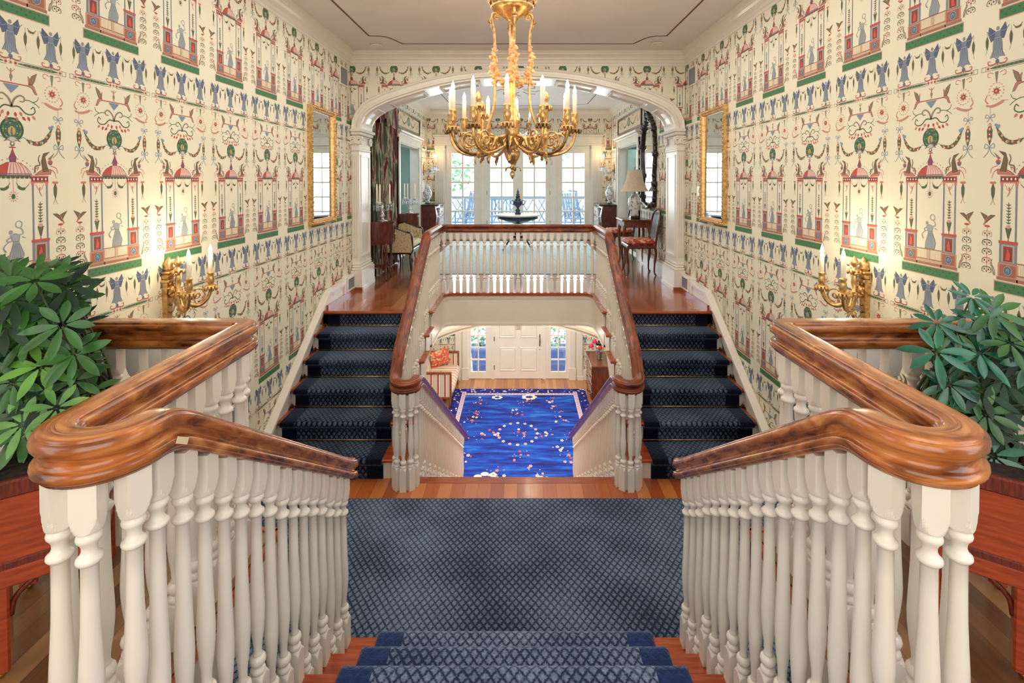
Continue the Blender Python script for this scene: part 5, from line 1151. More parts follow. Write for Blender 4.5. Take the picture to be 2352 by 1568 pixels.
# ornate dark mirror on the right wall
t = thing('ornate_mirror', 'tall mirror in a dark carved frame on the right wall behind the lamp', 'mirror', (12.4, 47.3, 6.0)); mb = MB(); H_ = 8.6
P = [(-2.0, 0), (-2.35, 1.2), (-2.1, 2.6), (-2.4, 4.5), (-2.1, 6.2), (-1.6, 7.2), (-.8, 7.8), (0, 8.3)]; PP = P+[(-a, b) for a, b in P[-2::-1]]
pts = [(p[0], p[1]) for p in smoothpath([(a, b, 0) for a, b in PP], 4)]
mb.tube([(-.16, a, b) for a, b in pts], .20, 6, 'black_wood'); mb.tube([(-.16, -2.0, 0), (-.16, 0, -.4), (-.16, 2.0, 0)], .2, 6, 'black_wood')
for i, (a, b) in enumerate(pts[::2]): mb.ball((-.2, a*1.08, b), .26 if i % 3 else .36, 'black_wood', 6); 
for i in range(8): mb.ball((-.25, random.uniform(-.8, .8), 8.2+random.uniform(0, .9)), .28, 'black_wood', 6)
part('frame', mb, 'black_wood', t); mb = MB(); n = len(pts); mb.add([(-.1, a*.95, b*.97+.05) for a, b in pts], [tuple(range(n))]); part('glass', mb, 'mirror_glass', t)
# curtain at the left of the far hall
mb = MB(); n = 60; rows = []
for j in range(15):
    z = .1+j*1.05; rows.append([(-12.12+.22*sin(i*.95+.3*sin(j*.4))+.10*sin(i*2.3), 41.6+7.9*i/(n-1), z) for i in range(n)])
mb.loft(rows, 'curtain_cloth', True, caps=False, closed=False)
t = thing('curtain', 'floor length floral curtain in dark red and green on the left far wall', 'curtain', (-12.1, 45.5, 0)); part('drape', mb, 'curtain_cloth', t, world=True)
mb = MB(); mb.tube([(-12.0, 41.2, 15.0), (-12.0, 50.0, 15.0)], .12, 8); mb.ball((-12, 41.1, 15), .2); mb.ball((-12, 50.1, 15), .2); part('curtain_rod', mb, 'brass', t, world=True)
mb = MB(); rows = [[(-11.75+.12*sin(i*.8), 41.6+7.9*i/29, 15.0-(0 if j == 0 else (1.3+.7*abs(sin(i*.33))) if j == 2 else .8)) for i in range(30)] for j in range(3)]; mb.loft(rows, 'curtain_cloth', True, caps=False, closed=False); part('valance', mb, 'curtain_cloth', t, world=True)

# ------------------------------------------------------------------ furniture of the far hall
def cab_leg(mb, x, y, z1, m, r=.13, out=(0, 0)):
    mb.tube(smoothpath([(x, y, z1), (x+out[0]*.20, y+out[1]*.20, z1*.78), (x+out[0]*.02, y+out[1]*.02, z1*.4), (x, y, z1*.12), (x+out[0]*.22, y+out[1]*.22, .02)], 4), [r]*4+[r*.9]*4+[r*.6]*4+[r*.5]*4+[r*.8], 7, m)
def demilune(loc, lab):
    t = thing('side_cabinet', lab, 'cabinet', loc, 0, 'half round cabinets along the left wall'); m = 'mahogany'
    h = [(1.15*2*sin(pi*i/16)*.88, -1.15*cos(pi*i/16)) for i in range(17)]
    mb = MB(); mb.prism([(x*1.0, y) for x, y in h], 'z', 2.9, 4.6, m); part('body', mb, m, t)
    mb = MB(); mb.prism([(x*1.06+0, y*1.07) for x, y in h], 'z', 4.6, 4.78, m); part('top', mb, 'walnut', t)
    for s in (-1, 1):
        mb = MB(); P = [(x*1.025, y*1.02) for x, y in h[(3 if s < 0 else 9):(8 if s < 0 else 14)]]; L = len(P); mb.add([(x, y, 3.05) for x, y in P]+[(x, y, 4.4) for x, y in P], [(i, i+1, L+i+1, L+i) for i in range(L-1)], m); d_ = part('door', mb, m, t)
        mb = MB(); mb.ball((2.1, s*.12, 3.75), .07, 'brass', 6); part('knob', mb, 'brass', d_)
    for (x, y) in ((.15, -1.0), (.15, 1.0), (1.5, -.72), (1.5, .72)): mb = MB(); cab_leg(mb, x, y, 3.0, m, .12, (.4, -.3 if y < 0 else .3)); part('leg', mb, m, t)
    mb = MB(); mb.prism([(x*.75+.1, y*.75) for x, y in h], 'z', .95, 1.05, m); part('shelf', mb, m, t)
    return t
demilune((-12.3, 41.3, 0), 'half round red mahogany cabinet on slender legs beside the left pilaster'); demilune((-12.3, 51.3, 0), 'half round mahogany cabinet farther back, behind the cream bench')
def candelabrum(loc, lab):
    t = thing('candelabrum', lab, 'candelabrum', loc, 0, 'crystal candelabra'); mb = MB(); mb.lathe([(.42, 0), (.40, .06), (.15, .14), (.10, .3), (.22, .45), (.10, .6), (.16, .8), (.08, 1.0), (.14, 1.2), (.06, 1.4)], seg=12, m='crystal'); part('stem', mb, 'crystal', t)
    for k in range(3):
        a = 2*pi*k/3+.5; x, y = .62*cos(a), .62*sin(a); mb = MB(); mb.tube(smoothpath([(0, 0, 1.0), (x*.6, y*.6, .85), (x, y, 1.3)], 4), .05, 6, 'crystal'); mb.lathe([(.05, 1.3), (.3, 1.38), (.32, 1.42), (.1, 1.4)], (x, y, 0), 12, 'crystal'); part('arm', mb, 'crystal', t)
        mb = MB(); mb.lathe([(.12, 1.35), (.13, 1.6), (.1, 1.62)], (x, y, 0), 10, 'crystal'); 
        for q in range(8): b = pi*q/4; mb.lathe([(.01, .8), (.05, .95), (.02, 1.15), (.04, 1.25), (.01, 1.36)], (x+.28*cos(b), y+.28*sin(b), 0), 5, 'crystal')
        part('drops', mb, 'crystal', t); mb = MB(); mb.lathe([(.07, 1.55), (.055, 3.0), (.01, 3.06)], (x, y, 0), 8, 'candle_white'); part('candle', mb, 'candle_white', t)
candelabrum((-11.2, 41.2, 4.78), 'crystal candelabrum with white candles on the nearer half round cabinet'); candelabrum((-11.2, 51.2, 4.78), 'crystal candelabrum with white candles on the farther half round cabinet')
def settee_arm(t, y, s):
    mb = MB(); pr = [(-.0, 1.7), (.0, 3.2), (.1, 3.8), (.6, 3.95), (1.8, 3.5), (2.35, 3.35), (2.5, 2.0), (2.4, 1.7)]
    mb.prism([(x, z) for x, z in pr], 'y', y-.14*s, y+.14*s, 'damask'); a = part('arm_panel', mb, 'damask', t)
    mb = MB(); mb.tube(smoothpath([(x, y, z) for x, z in pr[1:]]+[(2.4, y, 1.6)], 4), .10, 6, 'black_wood'); mb.tube([(0, y, 1.7), (2.45, y, 1.7)], .12, 6, 'black_wood'); part('rail', mb, 'black_wood', a)
t = thing('window_bench', 'cream damask bench with scrolled end arms and black frame', 'bench', (-11.95, 44.6, 0)); 
settee_arm(t, 0, 1); settee_arm(t, 5.0, 1)
mb = MB(); mb.box(0, 2.4, .1, 4.9, 1.5, 1.9, 'black_wood', .05); part('frame', mb, 'black_wood', t); mb = MB(); mb.box(.02, 2.4, .15, 4.85, 1.9, 2.5, 'cloth_cream', .22, True); part('cushion', mb, 'cloth_cream', t)
for x in (.2, 2.3):
    for y in (.1, 4.9): mb = MB(); mb.tube([(x, y, 1.6), (x, y, .8), (x+.05, y, 0)], [.13, .10, .06], 8, 'black_wood'); part('leg', mb, 'black_wood', t)
def commode(sx):
    side = 'left' if sx < 0 else 'right'; t = thing('bombe_chest', 'small bulging mahogany chest with silvered front in the far %s corner' % side, 'chest', (sx*12.35, 64.6, 0), 0, 'corner chests of the far hall'); q = -sx
    rows = []
    for z, e in ((.9, -.10), (1.6, .0), (2.6, .16), (3.6, .26), (4.4, .16), (4.95, .0)): rows.append([(0, -2.3, z), (q*(1.85+e), -2.3-e*.4, z), (q*(2.1+e), -1.2, z), (q*(2.15+e), 0, z), (q*(2.1+e), 1.2, z), (q*(1.85+e), 2.3, z), (0, 2.3, z)])
    mb = MB(); mb.loft(rows, 'mahogany', False); part('body', mb, 'mahogany', t)
    mb = MB(); mb.box(0, q*2.4, -2.5, 2.5, 4.95, 5.12, 'black_wood', .06); part('top', mb, 'black_wood', t)
    for z0, z1 in ((1.1, 2.2), (2.35, 3.5), (3.65, 4.7)):
        mb = MB(); mb.box(q*2.12, q*2.42, -1.6, 1.6, z0, z1, 'porcelain', .08); d_ = part('drawer', mb, 'porcelain', t); mb = MB(); mb.tube([(q*2.46, -.3, (z0+z1)/2), (q*2.56, 0, (z0+z1)/2-.08), (q*2.46, .3, (z0+z1)/2)], .05, 5); part('handle', mb, 'brass', d_)
    for x in (.2, 1.8):
        for y in (-2.1, 2.1): mb = MB(); cab_leg(mb, q*x, y, 1.2, 'mahogany', .16, (q*.5, 0)); part('leg', mb, 'mahogany', t)
commode(-1); commode(1)
def ginger_jar(loc, lab, s=1.0):
    t = thing('ginger_jar', lab, 'vase', loc, 0, 'blue and white jars'); mb = MB(); mb.lathe([(r*s, z*s) for r, z in ((.3, 0), (.34, .1), (.26, .3), (.42, .7), (.62, 1.2), (.66, 1.6), (.5, 1.95), (.34, 2.1), (.36, 2.2))], seg=18, m='porcelain'); part('body', mb, 'porcelain', t)
    mb = MB(); mb.lathe([(r*s, z*s) for r, z in ((.40, 2.2), (.36, 2.4), (.16, 2.55), (.08, 2.62), (.12, 2.75), (.01, 2.9))], seg=16, m='porcelain'); part('lid', mb, 'porcelain', t); mb = MB(); mb.lathe([(.4*s, -.12*s), (.42*s, -.02*s), (.3*s, 0)], seg=12, m='black_wood'); part('stand', mb, 'black_wood', t)
ginger_jar((-11.6, 63.6, 5.28), 'blue and white lidded jar on the far left corner chest', .85); ginger_jar((11.55, 63.6, 5.28), 'blue and white lidded jar on the far right corner chest', .85)
# centre table with bronze urn
t = thing('centre_table', 'round tripod table with pale top standing on the pale rug', 'table', (-.1, 58, 0)); mb = MB(); mb.lathe([(.01, 4.0), (2.4, 4.0), (2.62, 4.06), (2.62, 4.18), (2.5, 4.2), (.01, 4.2)], seg=40, m='pale_stone'); part('top', mb, 'pale_stone', t)
mb = MB(); mb.lathe([(2.3, 3.98), (2.4, 3.75), (1.6, 3.5), (1.0, 3.3), (.5, 3.2), (.4, 3.1)], seg=32, m='patina'); mb.lathe([(.3, 3.3), (.22, 2.8), (.34, 2.3), (.4, 1.9), (.2, 1.6), (.3, 1.3), (.2, 1.0)], seg=14, m='black_wood'); part('pedestal', mb, 'black_wood', t)
for k in range(3): a = pi/2+2*pi*k/3; mb = MB(); mb.tube(smoothpath([(.15*cos(a), .15*sin(a), 1.5), (.8*cos(a), .8*sin(a), 1.55), (1.5*cos(a), 1.5*sin(a), .8), (1.95*cos(a), 1.95*sin(a), .1)], 5), [.16]*8+[.11]*8, 8, 'black_wood'); part('leg', mb, 'black_wood', t)
t = thing('bronze_urn', 'tall dark blue-green tiered urn on the round centre table', 'urn', (-.1, 58, 4.2)); mb = MB(); mb.lathe([(.36, 0), (.34, .2), (.22, .26), (.30, .42), (.26, .56), (.14, .66), (.16, .8), (.34, .98), (.56, 1.2), (.60, 1.42), (.5, 1.55), (.36, 1.6), (.42, 1.72), (.3, 1.8), (.22, 1.95), (.30, 2.02), (.18, 2.15), (.22, 2.32), (.12, 2.42), (.14, 2.6), (.05, 2.8), (.01, 3.05)], seg=20, m='patina', flute=.06); part('body', mb, 'patina', t)
for s in (-1, 1): mb = MB(); mb.tube(smoothpath([(s*.5, 0, 1.1), (s*.82, 0, 1.3), (s*.72, 0, 1.6), (s*.42, 0, 1.55)], 5), .05, 6); part('handle', mb, 'patina', t)
# lamp table, lamp, two chairs on the right
t = thing('side_table', 'small walnut side table under the table lamp on the right', 'table', (11.0, 47.6, 0)); mb = MB(); mb.box(-1.45, 1.35, -1.5, 1.5, 4.35, 4.5, 'walnut', .05); part('top', mb, 'walnut', t); mb = MB(); mb.box(-1.2, 1.2, -1.25, 1.25, 3.75, 4.35, 'walnut', .03); part('apron', mb, 'walnut', t)
for x in (-1.1, 1.1):
    for y in (-1.15, 1.15): mb = MB(); cab_leg(mb, x, y, 3.9, 'walnut', .15, (.5 if x > 0 else -.5, 0)); part('leg', mb, 'walnut', t)
t = thing('table_lamp', 'porcelain table lamp with flared beige shade on the walnut side table', 'lamp', (11.0, 47.4, 4.5)); mb = MB(); mb.box(-.45, .45, -.45, .45, 0, .25, 'black_wood', .05); part('base', mb, 'black_wood', t)
mb = MB(); mb.lathe([(.34, .25), (.40, .35), (.34, .6), (.5, 1.0), (.62, 1.5), (.58, 1.9), (.34, 2.15), (.26, 2.3), (.30, 2.4)], seg=20, m='porcelain'); part('body', mb, 'porcelain', t); mb = MB(); mb.lathe([(.04, 2.3), (.04, 4.85), (.08, 4.9), (.01, 5.05)], seg=8, m='brass'); part('stem', mb, 'brass', t)
mb = MB(); rows = []
for r, z in ((1.26, 2.60), (1.02, 3.0), (.82, 3.5), (.70, 4.1), (.62, 4.65)): rows.append([((r*(1.0 if j % 2 else 1.06))*cos(2*pi*j/16), (r*(1.0 if j % 2 else 1.06))*sin(2*pi*j/16), z) for j in range(16)])
mb.loft(rows, 'shade_silk', True, caps=False); part('lamp_shade', mb, 'shade_silk', t)
def side_chair(loc, rz, lab):
    t = thing('side_chair', lab, 'chair', loc, rz, 'red seated side chairs'); mb = MB(); mb.box(-1.25, 1.2, -1.3, 1.3, 2.35, 2.65, 'mahogany', .06); part('seat_frame', mb, 'mahogany', t)
    mb = MB(); mb.box(-1.3, 1.15, -1.3, 1.3, 2.62, 3.1, 'seat_red', .24, True); part('seat', mb, 'seat_red', t)
    for x, y in ((-1.15, -1.15), (-1.15, 1.15), (1.1, -1.0), (1.1, 1.0)): mb = MB(); cab_leg(mb, x, y, 2.5, 'mahogany', .13, (-.6 if x < 0 else .6, 0)); part('leg', mb, 'mahogany', t)
    mb = MB(); P = smoothpath([(1.15, -1.05, 2.4), (1.3, -1.15, 3.8), (1.55, -1.0, 5.2), (1.7, 0, 5.65), (1.55, 1.0, 5.2), (1.3, 1.15, 3.8), (1.15, 1.05, 2.4)], 5); mb.tube(P, .10, 7, 'mahogany'); part('back_frame', mb, 'mahogany', t)
    mb = MB(); n = 8; rows = [[(1.22+.32*(i/7)**1.2, (-.95+1.9*j/6)*(1-.35*(i/7)**3), 3.2+2.15*i/7) for j in range(7)] for i in range(8)]; mb.loft(rows+[[(x+.12, y, z) for x, y, z in r] for r in rows[::-1]], 'back_blue', True, closed=False, caps=False); part('backrest', mb, 'back_blue', t)
    return t
side_chair((10.5, 43.5, 0), 0, 'dark carved chair with red patterned seat, nearest on the right'); side_chair((10.6, 52.6, 0), .1, 'dark carved chair with red seat farther back behind the lamp table')
# pale rug of the far hall
mb = MB(); mb.box(-8.8, 8.8, 43.3, 66.6, 0, .06, 'rug_pale', .02); d = Draw()
for i in range(8): x = -7+2*i; d.line([(x, 44.3), (x+.8, 50), (x-.4, 58), (x+.5, 65.5)], .10, (176, 186, 178), 1)
for o_ in (.5, 1.3): d.line([(-8.8+o_, 43.3+o_), (8.8-o_, 43.3+o_), (8.8-o_, 66.6-o_), (-8.8+o_, 66.6-o_), (-8.8+o_, 43.3+o_)], .16, (170, 184, 184), 1, False)
for vs, fs, c, l in d.sh: mb.add([(x, y, .065+.002*l) for x, y in vs], fs, 'print', False, c)
solo('area_rug', mb, 'rug_pale', 'pale blue-white rug under the round centre table of the far hall', 'rug')

# ------------------------------------------------------------------ entrance hall below
mb = MB(); X0, X1, Y0, Y1 = -8.35, 8.55, 41.8, 64.5; mb.box(X0, X1, Y0, Y1, ZF, ZF+.08, 'rug_navy', .02); d = Draw(); random.seed(11)
CW, CP_, CR, CO, CT = (232, 216, 196), (214, 170, 170), (178, 60, 60), (222, 130, 76), (30, 52, 130)
def flower(x, y, r, c): 
    for k in range(5): d.ell(x+r*.6*cos(k*1.257), y+r*.8*sin(k*1.257), r*.36, r*.46, c, 3, 6)
    d.ell(x, y, r*.25, r*.3, CO, 4, 6)
def spray(x, y, n=5, s=.22):
    d.line([(x-.9, y-.3), (x-.2, y+.1), (x+.6, y+.5)], .04, CT, 2)
    for _ in range(n): flower(x+random.uniform(-.8, .8), y+random.uniform(-.9, .9), random.uniform(.5, .95)*s, random.choice((CW, CP_, CW, CR, CO)))
    for _ in range(5): d.ell(x+random.uniform(-1, 1), y+random.uniform(-1, 1), .06, .08, CP_, 3, 5)
for x, y in ((-4.9, 57.5), (-5.6, 56), (4.4, 58.6), (4.9, 56.2), (-.3, 57.8), (-4.6, 52.6), (-2.9, 53.4), (2.9, 53.0), (5.2, 52.4), (-5.4, 48.2), (4.4, 49.6), (5.0, 47.9), (.2, 48.7), (-2.0, 46), (1.6, 46), (-4.6, 61.0), (3.6, 61.2), (.8, 60.6)): spray(x, y)
for k in range(16): a = 2*pi*k/16; flower(-.1+2.1*cos(a), 53.0+2.3*sin(a), .2, (CW, CP_)[k % 2])
spray(-.1, 53, 6)
for x, y, r in ((-2.9, 44.9, .9), (2.2, 44.6, .6), (-2.7, 61.9, .5), (1.3, 62.0, .7)):
    for k in range(7): d.ell(x+r*cos(k*.9), y+r*.8*sin(k*.9), r*.42, r*.36, CW, 3, 10)
for x0, x1, y0, y1, hx in ((X0+1.15, X0+1.65, Y0+.9, Y1-.9, 0), (X1-1.65, X1-1.15, Y0+.9, Y1-.9, 0), (X0+1.15, X1-1.15, Y1-1.9, Y1-1.4, 1), (X0+1.15, X1-1.15, Y0+1.4, Y0+1.9, 1)):
    d.rect(x0, y0, x1, y1, (214, 190, 204), 2); L = (x1-x0) if hx else (y1-y0); n = int(L/.42)
    for i in range(n):
        u = (i+.5)/n; c = (30, 40, 120) if i % 3 else (150, 50, 60)
        if hx: d.line([(x0+L*u-.12, y0+.08), (x0+L*u, y1-.08), (x0+L*u+.12, y0+.10)], .05, c, 3)
        else: d.line([(x0+.08, y0+L*u-.12), (x1-.08, y0+L*u), (x0+.12, y0+L*u+.12)], .05, c, 3)
for _ in range(150):
    s_ = random.choice((0, 1, 2)); 
    if s_ < 2: x, y = (random.uniform(X0+.2, X0+1.0) if s_ == 0 else random.uniform(X1-1.0, X1-.2)), random.uniform(Y0, Y1)
    else: x, y = random.uniform(X0, X1), random.uniform(Y1-1.25, Y1-.2)
    d.ell(x, y, .11, .14, random.choice((CW, CP_, (110, 150, 220), CW)), 2, 6)
mb.box(X0+1.65, X1-1.65, Y0+1.9, Y1-1.9, ZF+.08, ZF+.085, 'rug_blue')
for vs, fs, c, l in d.sh: mb.add([(x, y, ZF+.086+.0016*l) for x, y in vs], fs, 'print', False, c)
solo('oriental_rug', mb, 'rug_blue', 'vivid blue rug with scattered flowers and pink fret border in the entrance hall', 'rug')
# striped settee on the left wall
t = thing('striped_settee', 'red and cream striped settee with wooden frame by the entrance wall', 'settee', (-12.1, 58.7, ZF))
for y in (.12, 7.45):
    mb = MB(); mb.box(.1, 4.0, y-.10, y+.10, 1.5, 4.25, 'stripe_x'); a = part('arm_panel', mb, 'stripe_x', t)
    mb = MB(); mb.box(.0, 4.15, y-.18, y+.18, 4.2, 4.46, 'sofa_wood', .05); mb.box(3.93, 4.15, y-.16, y+.16, 1.3, 4.25, 'sofa_wood', .04); mb.box(0, 4.1, y-.15, y+.15, 1.25, 1.52, 'sofa_wood', .04); part('arm_frame', mb, 'sofa_wood', a)
mb = MB(); mb.box(.0, 4.1, .1, 7.5, 1.2, 1.5, 'sofa_wood', .05); part('seat_rail', mb, 'sofa_wood', t)
mb = MB(); mb.box(.5, 4.35, .26, 7.35, 1.55, 2.75, 'stripe_y', .35, True); part('cushion', mb, 'stripe_y', t)
mb = MB(); mb.prism([(0, 1.5), (.75, 2.4), (.35, 4.6), (0, 4.6)], 'y', .2, 7.4, 'stripe_y'); part('backrest', mb, 'stripe_y', t)
mb = MB(); mb.box(-.1, .35, .0, 7.6, 4.55, 4.85, 'sofa_wood', .06)
for y, y2 in ((0, .14), (7.6, 7.46)): mb.add([(0, y, 1.3), (.3, y, 1.3), (.3, y, 4.7), (0, y, 4.7), (0, y2, 1.3), (.3, y2, 1.3), (.3, y2, 4.7), (0, y2, 4.7)], [(0, 1, 2, 3), (7, 6, 5, 4), (0, 4, 5, 1), (1, 5, 6, 2), (2, 6, 7, 3), (3, 7, 4, 0)], 'sofa_wood')
part('back_frame', mb, 'sofa_wood', t)
for x in (.25, 3.95):
    for y in (.15, 7.4): mb = MB(); mb.tube([(x, y, 1.3), (x, y, 0)], [.13, .08], 8, 'sofa_wood'); part('leg', mb, 'sofa_wood', t)
def pillow(loc, rot, lab):
    mb = MB(); n = 9; fr = []; bk = []
    for i in range(n):
        for j in range(n):
            u, v = i/(n-1)*2-1, j/(n-1)*2-1; h = .36*(1-u**4)*(1-v**4)+.02; k = 1-.08*(1-abs(u*v)); fr.append((h, u*1.3*k, v*1.3*k)); bk.append((-h, u*1.3*k, v*1.3*k))
    q = [(i*n+j, i*n+j+1, (i+1)*n+j+1, (i+1)*n+j) for i in range(n-1) for j in range(n-1)]; mb.add(fr, q, 'pillow_coral', True); mb.add(bk, [tuple(reversed(f)) for f in q], 'pillow_coral', True)
    o = solo('throw_pillow', mb, 'pillow_coral', lab, 'cushion', 'coral pillows on the striped settee', loc); o.rotation_euler = rot; return o
pillow((-10.3, 64.9, ZF+4.0), (.25, .28, -1.1), 'coral floral pillow propped at the far end of the striped settee'); pillow((-10.5, 60.0, ZF+3.3), (.5, .9, -.9), 'coral floral pillow lying behind the near arm of the striped settee')
# chest of drawers and vase of flowers on the right
t = thing('chest_of_drawers', 'walnut chest of drawers under the flower vase beside the entrance', 'chest of drawers', (8.65, 59.2, ZF)); mb = MB(); mb.box(.15, 3.5, .1, 5.2, .6, 4.8, 'mahogany', .04); part('body', mb, 'mahogany', t); mb = MB(); mb.box(0, 3.6, -.05, 5.35, 4.8, 5.0, 'walnut', .05); part('top', mb, 'walnut', t)
for z0, z1 in ((.8, 1.75), (1.85, 2.75), (2.85, 3.75), (3.85, 4.65)):
    mb = MB(); mb.box(.05, .2, .25, 5.05, z0, z1, 'walnut', .04); d_ = part('drawer', mb, 'walnut', t)
    for y in (1.3, 4.0): mb = MB(); mb.tube([(.05, y-.25, (z0+z1)/2), (-.08, y, (z0+z1)/2-.1), (.05, y+.25, (z0+z1)/2)], .045, 5); part('handle', mb, 'brass', d_)
for x in (.3, 3.3):
    for y in (.25, 5.0): mb = MB(); mb.box(x-.15, x+.15, y-.15, y+.15, 0, .62, 'mahogany', .05); part('foot', mb, 'mahogany', t)
t = thing('flower_vase', 'clear glass vase on the chest of drawers', 'vase', (10.0, 61.5, ZF+5.0)); mb = MB(); mb.lathe([(.01, 0), (.34, 0), (.36, .1), (.48, 1.0), (.62, 1.9), (.58, 1.9), (.44, 1.0), (.30, .15), (.01, .12)], seg=18, m='vase_glass'); part('glass', mb, 'vase_glass', t)
t = thing('bouquet', 'red, orange and cream flowers with green stems in the glass vase', 'flowers', (10.0, 61.5, ZF+5.15)); mb = MB(); random.seed(5)
for k in range(14): a = k*2.4; mb.tube([(.2*cos(a), .2*sin(a), .1), (.25*cos(a+.5), .25*sin(a+.5), 1.6)], .05, 5, 'leaf_dark')
leafy(mb, (0, 0, 2.3), .85, 60, .26, 'leaf_dark', .8); part('stems', mb, 'leaf_dark', t)
for k in range(18):
    a = k*2.4; r = .25+.045*k; m_ = ('flower_red', 'flower_orange', 'flower_pink', 'flower_red', 'flower_cream')[k % 5]; c = (r*cos(a), r*sin(a), 3.3-.03*k*k*.25+.2*(k % 3)); mb = MB(); mb.ball(c, .27, m_, 8)
    for q in range(6): mb.ball((c[0]+.2*cos(q), c[1]+.2*sin(q), c[2]-.05), .14, m_, 6)
    part('flower', mb, m_, t)

# ------------------------------------------------------------------ planters and umbrella plants in the two bays
def planter(sx):
    side = 'left' if sx < 0 else 'right'; t = thing('wooden_planter', 'reddish wooden planter box on legs in the %s bay of the balustrade' % side, 'planter', (sx*7.2, 8.7, .0), sx*-.62 if sx > 0 else .62, 'planters in the side bays')
    # local frame: short side runs along -x*sx, long side along +y
    q = sx; Wd, L = 1.48, 2.5
    mb = MB(); mb.box(0, q*Wd, 0, L, 1.83, 3.03, 'planter_wood', .03); part('box', mb, 'planter_wood', t)
    mb = MB(); [mb.box(*b, 3.0, 3.28, 'planter_band', .03) for b in ((q*-.05, q*(Wd+.05), -.05, .07), (q*-.05, q*(Wd+.05), L-.07, L+.05), (q*-.045, q*.075, -.03, L+.03), (q*(Wd-.075), q*(Wd+.045), -.03, L+.03))]; part('rim', mb, 'planter_band', t); mb = MB(); mb.box(q*-.03, q*(Wd+.03), -.03, L+.03, 1.83, 1.96, 'planter_band', .02); mb.box(q*-.02, q*(Wd+.02), -.02, L+.02, 1.53, 1.83, 'planter_wood', .02); part('lower_rail', mb, 'planter_wood', t)
    for x in (.14, Wd-.14):
        for y in (.14, L-.14):
            mb = MB(); mb.box(q*(x-.14), q*(x+.14), y-.14, y+.14, .12, 1.58, 'planter_wood', .03); l_ = part('leg', mb, 'planter_wood', t); mb = MB(); mb.ball((q*x, y, .08), .08, 'brass', 8); part('caster', mb, 'brass', l_)
    for x, s in ((.28, 1), (Wd-.28, -1)): mb = MB(); mb.tube(smoothpath([(q*x, .1, 1.0), (q*(x+s*.06), .1, 1.28), (q*(x+s*.28), .1, 1.5)], 4), .045, 6, 'planter_band'); part('bracket', mb, 'planter_band', t)
    mb = MB(); mb.box(q*.08, q*(Wd-.08), .08, L-.08, 3.08, 3.21, 'soil', .02); part('soil', mb, 'soil', t)
planter(-1); planter(1)
def leaflet(mb, base, dr, L, wd, m, droop, ax=(0, 0, 1)):
    d_ = Vector(dr).normalized(); s_ = d_.cross(Vector(ax))
    if s_.length < .1: s_ = Vector((1, 0, 0))
    s_.normalize(); n_ = s_.cross(d_); b = Vector(base); C = []; Lf = []; Rt = []
    for i in range(6):
        f = i/5; p = b+d_*L*f+Vector((0, 0, -1))*droop*L*f*f; ww = .92*wd*(sin(pi*min(1, (f*.95+.04)**1.15))**.8)*(1 if f < .99 else 0)
        C.append(tuple(p-n_*wd*.18*sin(pi*f))); Lf.append(tuple(p+s_*ww)); Rt.append(tuple(p-s_*ww))
    mb.add(C+Lf+Rt, [(i, i+1, 7+i, 6+i) for i in range(5)]+[(i+1, i, 12+i, 13+i) for i in range(5)], m, True)
def rosette(mb, c, ax, s, m, n=8):
    ax = Vector(ax).normalized(); u = ax.cross(Vector((.3, .5, .81))).normalized(); v = ax.cross(u)
    ph = random.uniform(0, 6)
    for k in range(n):
        a = ph+2*pi*k/n+random.uniform(-.12, .12); d_ = (u*cos(a)+v*sin(a))+ax*random.uniform(-.12, .22); base = Vector(c)+d_.normalized()*s*.12
        leaflet(mb, base, d_, s*random.uniform(.8, 1.08), s*.155, m, random.uniform(.02, .22), ax)
def umbrella_plant(sx, tips, seed, mats, lab):
    random.seed(seed); t = thing('umbrella_plant', lab, 'potted plant', (sx*8.2, 9.9, 3.21), 0, 'umbrella plants'); o = Vector((sx*8.2, 9.9, 3.21)); ms = {}
    st = MB(); roots = [(sx*(7.6+.35*k), 9.2+.5*(k % 3), 3.15) for k in range(5)]
    for i, (x, y, z, s) in enumerate(tips):
        m = random.choice(mats) if len(mats) > 1 else mats[0]
        if y > 10.2: m = 'leaf_dark'  # back clusters get darker leaf colour, standing in for the shaded interior
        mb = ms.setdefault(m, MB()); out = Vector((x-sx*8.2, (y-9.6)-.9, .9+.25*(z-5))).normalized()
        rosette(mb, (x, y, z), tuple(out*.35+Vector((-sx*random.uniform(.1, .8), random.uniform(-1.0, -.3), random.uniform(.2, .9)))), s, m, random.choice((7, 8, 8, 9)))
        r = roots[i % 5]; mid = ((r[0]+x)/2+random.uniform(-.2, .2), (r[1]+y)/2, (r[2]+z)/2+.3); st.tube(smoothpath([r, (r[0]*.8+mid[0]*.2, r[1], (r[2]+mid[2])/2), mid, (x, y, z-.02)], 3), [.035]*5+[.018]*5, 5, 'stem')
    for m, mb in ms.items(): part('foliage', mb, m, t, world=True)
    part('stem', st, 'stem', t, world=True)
random.seed(21); tips = []
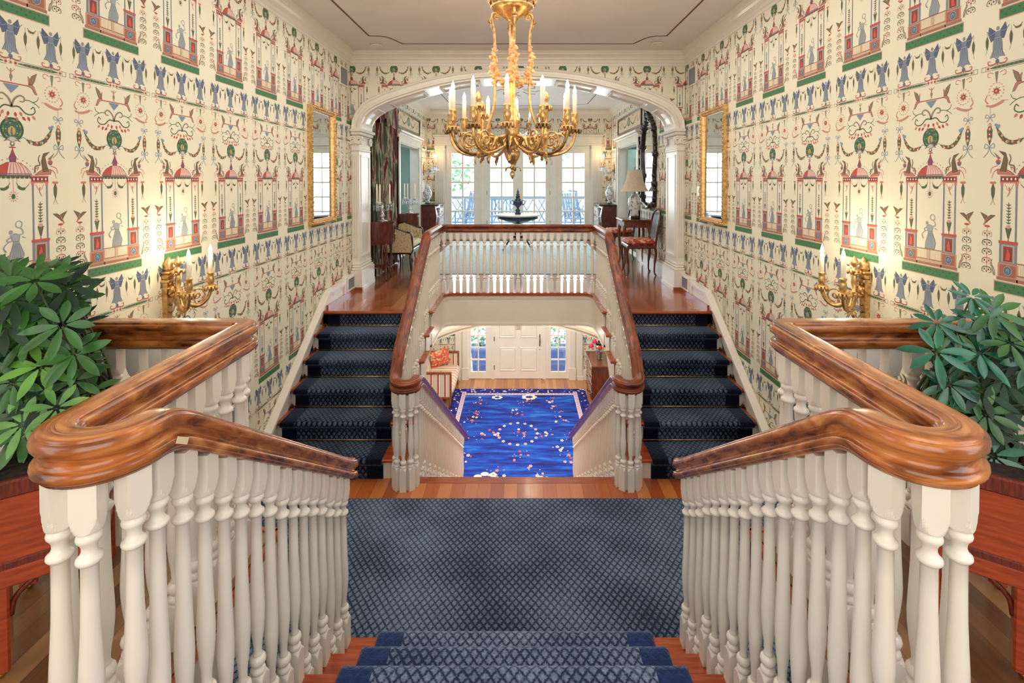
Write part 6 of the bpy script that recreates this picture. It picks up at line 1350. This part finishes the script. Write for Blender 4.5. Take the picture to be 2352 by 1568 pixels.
for x, y, z, s in ((-8.05, 8.9, 5.55, .56), (-8.75, 8.9, 5.3, .54), (-7.85, 8.9, 5.0, .54), (-8.35, 8.8, 4.85, .52), (-7.75, 9.1, 4.25, .44), (-9.35, 9.3, 6.3, .52), (-8.7, 9.6, 6.3, .50), (-8.3, 9.3, 6.15, .54), (-9.3, 9.4, 5.6, .54), (-8.3, 8.8, 4.3, .50), (-9.0, 8.9, 3.9, .52), (-9.0, 9.8, 6.4, .5), (-8.3, 9.5, 5.9, .48), (-8.6, 8.7, 3.7, .52), (-8.0, 8.8, 3.9, .48), (-8.75, 8.7, 4.6, .52), (-9.2, 9.0, 4.9, .5), (-7.95, 9.0, 4.5, .5), (-8.9, 8.9, 6.0, .5), (-7.9, 8.6, 4.2, .44), (-8.4, 8.5, 3.95, .46)): tips.append((x, y, z, s))
while len(tips) < 215:          # a dome of clusters over the box, narrower towards the balustrade
    y = random.uniform(8.8, 11.0); x = -random.uniform(.875*y, min(1.12*y, 11.6)); z = random.uniform(3.5, 6.65)
    if z > 8.0-.17*y-max(0, x+.93*y)*1.6: continue
    tips.append((x, y, z, random.uniform(.40, .56)))
umbrella_plant(-1, tips, 21, ['leaf', 'leaf', 'leaf', 'leaf_dark', 'leaf_light'], 'bushy green umbrella plant filling the left bay planter')
random.seed(22); tips = [(7.75, 9.1, 5.0, .54), (8.0, 9.4, 5.45, .42), (8.75, 9.3, 5.5, .44), (8.3, 9.3, 5.3, .40), (8.95, 9.3, 5.7, .50), (8.55, 9.1, 5.0, .54), (9.0, 9.0, 5.2, .5), (8.9, 9.0, 4.5, .5), (8.0, 9.1, 4.4, .46), (8.5, 8.9, 3.95, .5), (8.45, 8.7, 3.3, .5), (8.65, 9.4, 5.95, .36), (9.3, 8.9, 4.9, .55), (8.9, 8.7, 3.6, .55), (8.55, 8.7, 3.2, .48)]
while len(tips) < 115:
    y = random.uniform(8.9, 11.0); x = random.uniform(.87*y, min(1.12*y, 11.6)); z = random.uniform(3.4, 5.7)
    if z > 8.1-.28*y-max(0, .93*y-x)*1.2: continue
    tips.append((x, y, z, random.uniform(.36, .50)))
umbrella_plant(1, tips, 22, ['leaf_teal', 'leaf_teal', 'leaf', 'leaf_dark'], 'airy blue-green umbrella plant in the right bay planter')
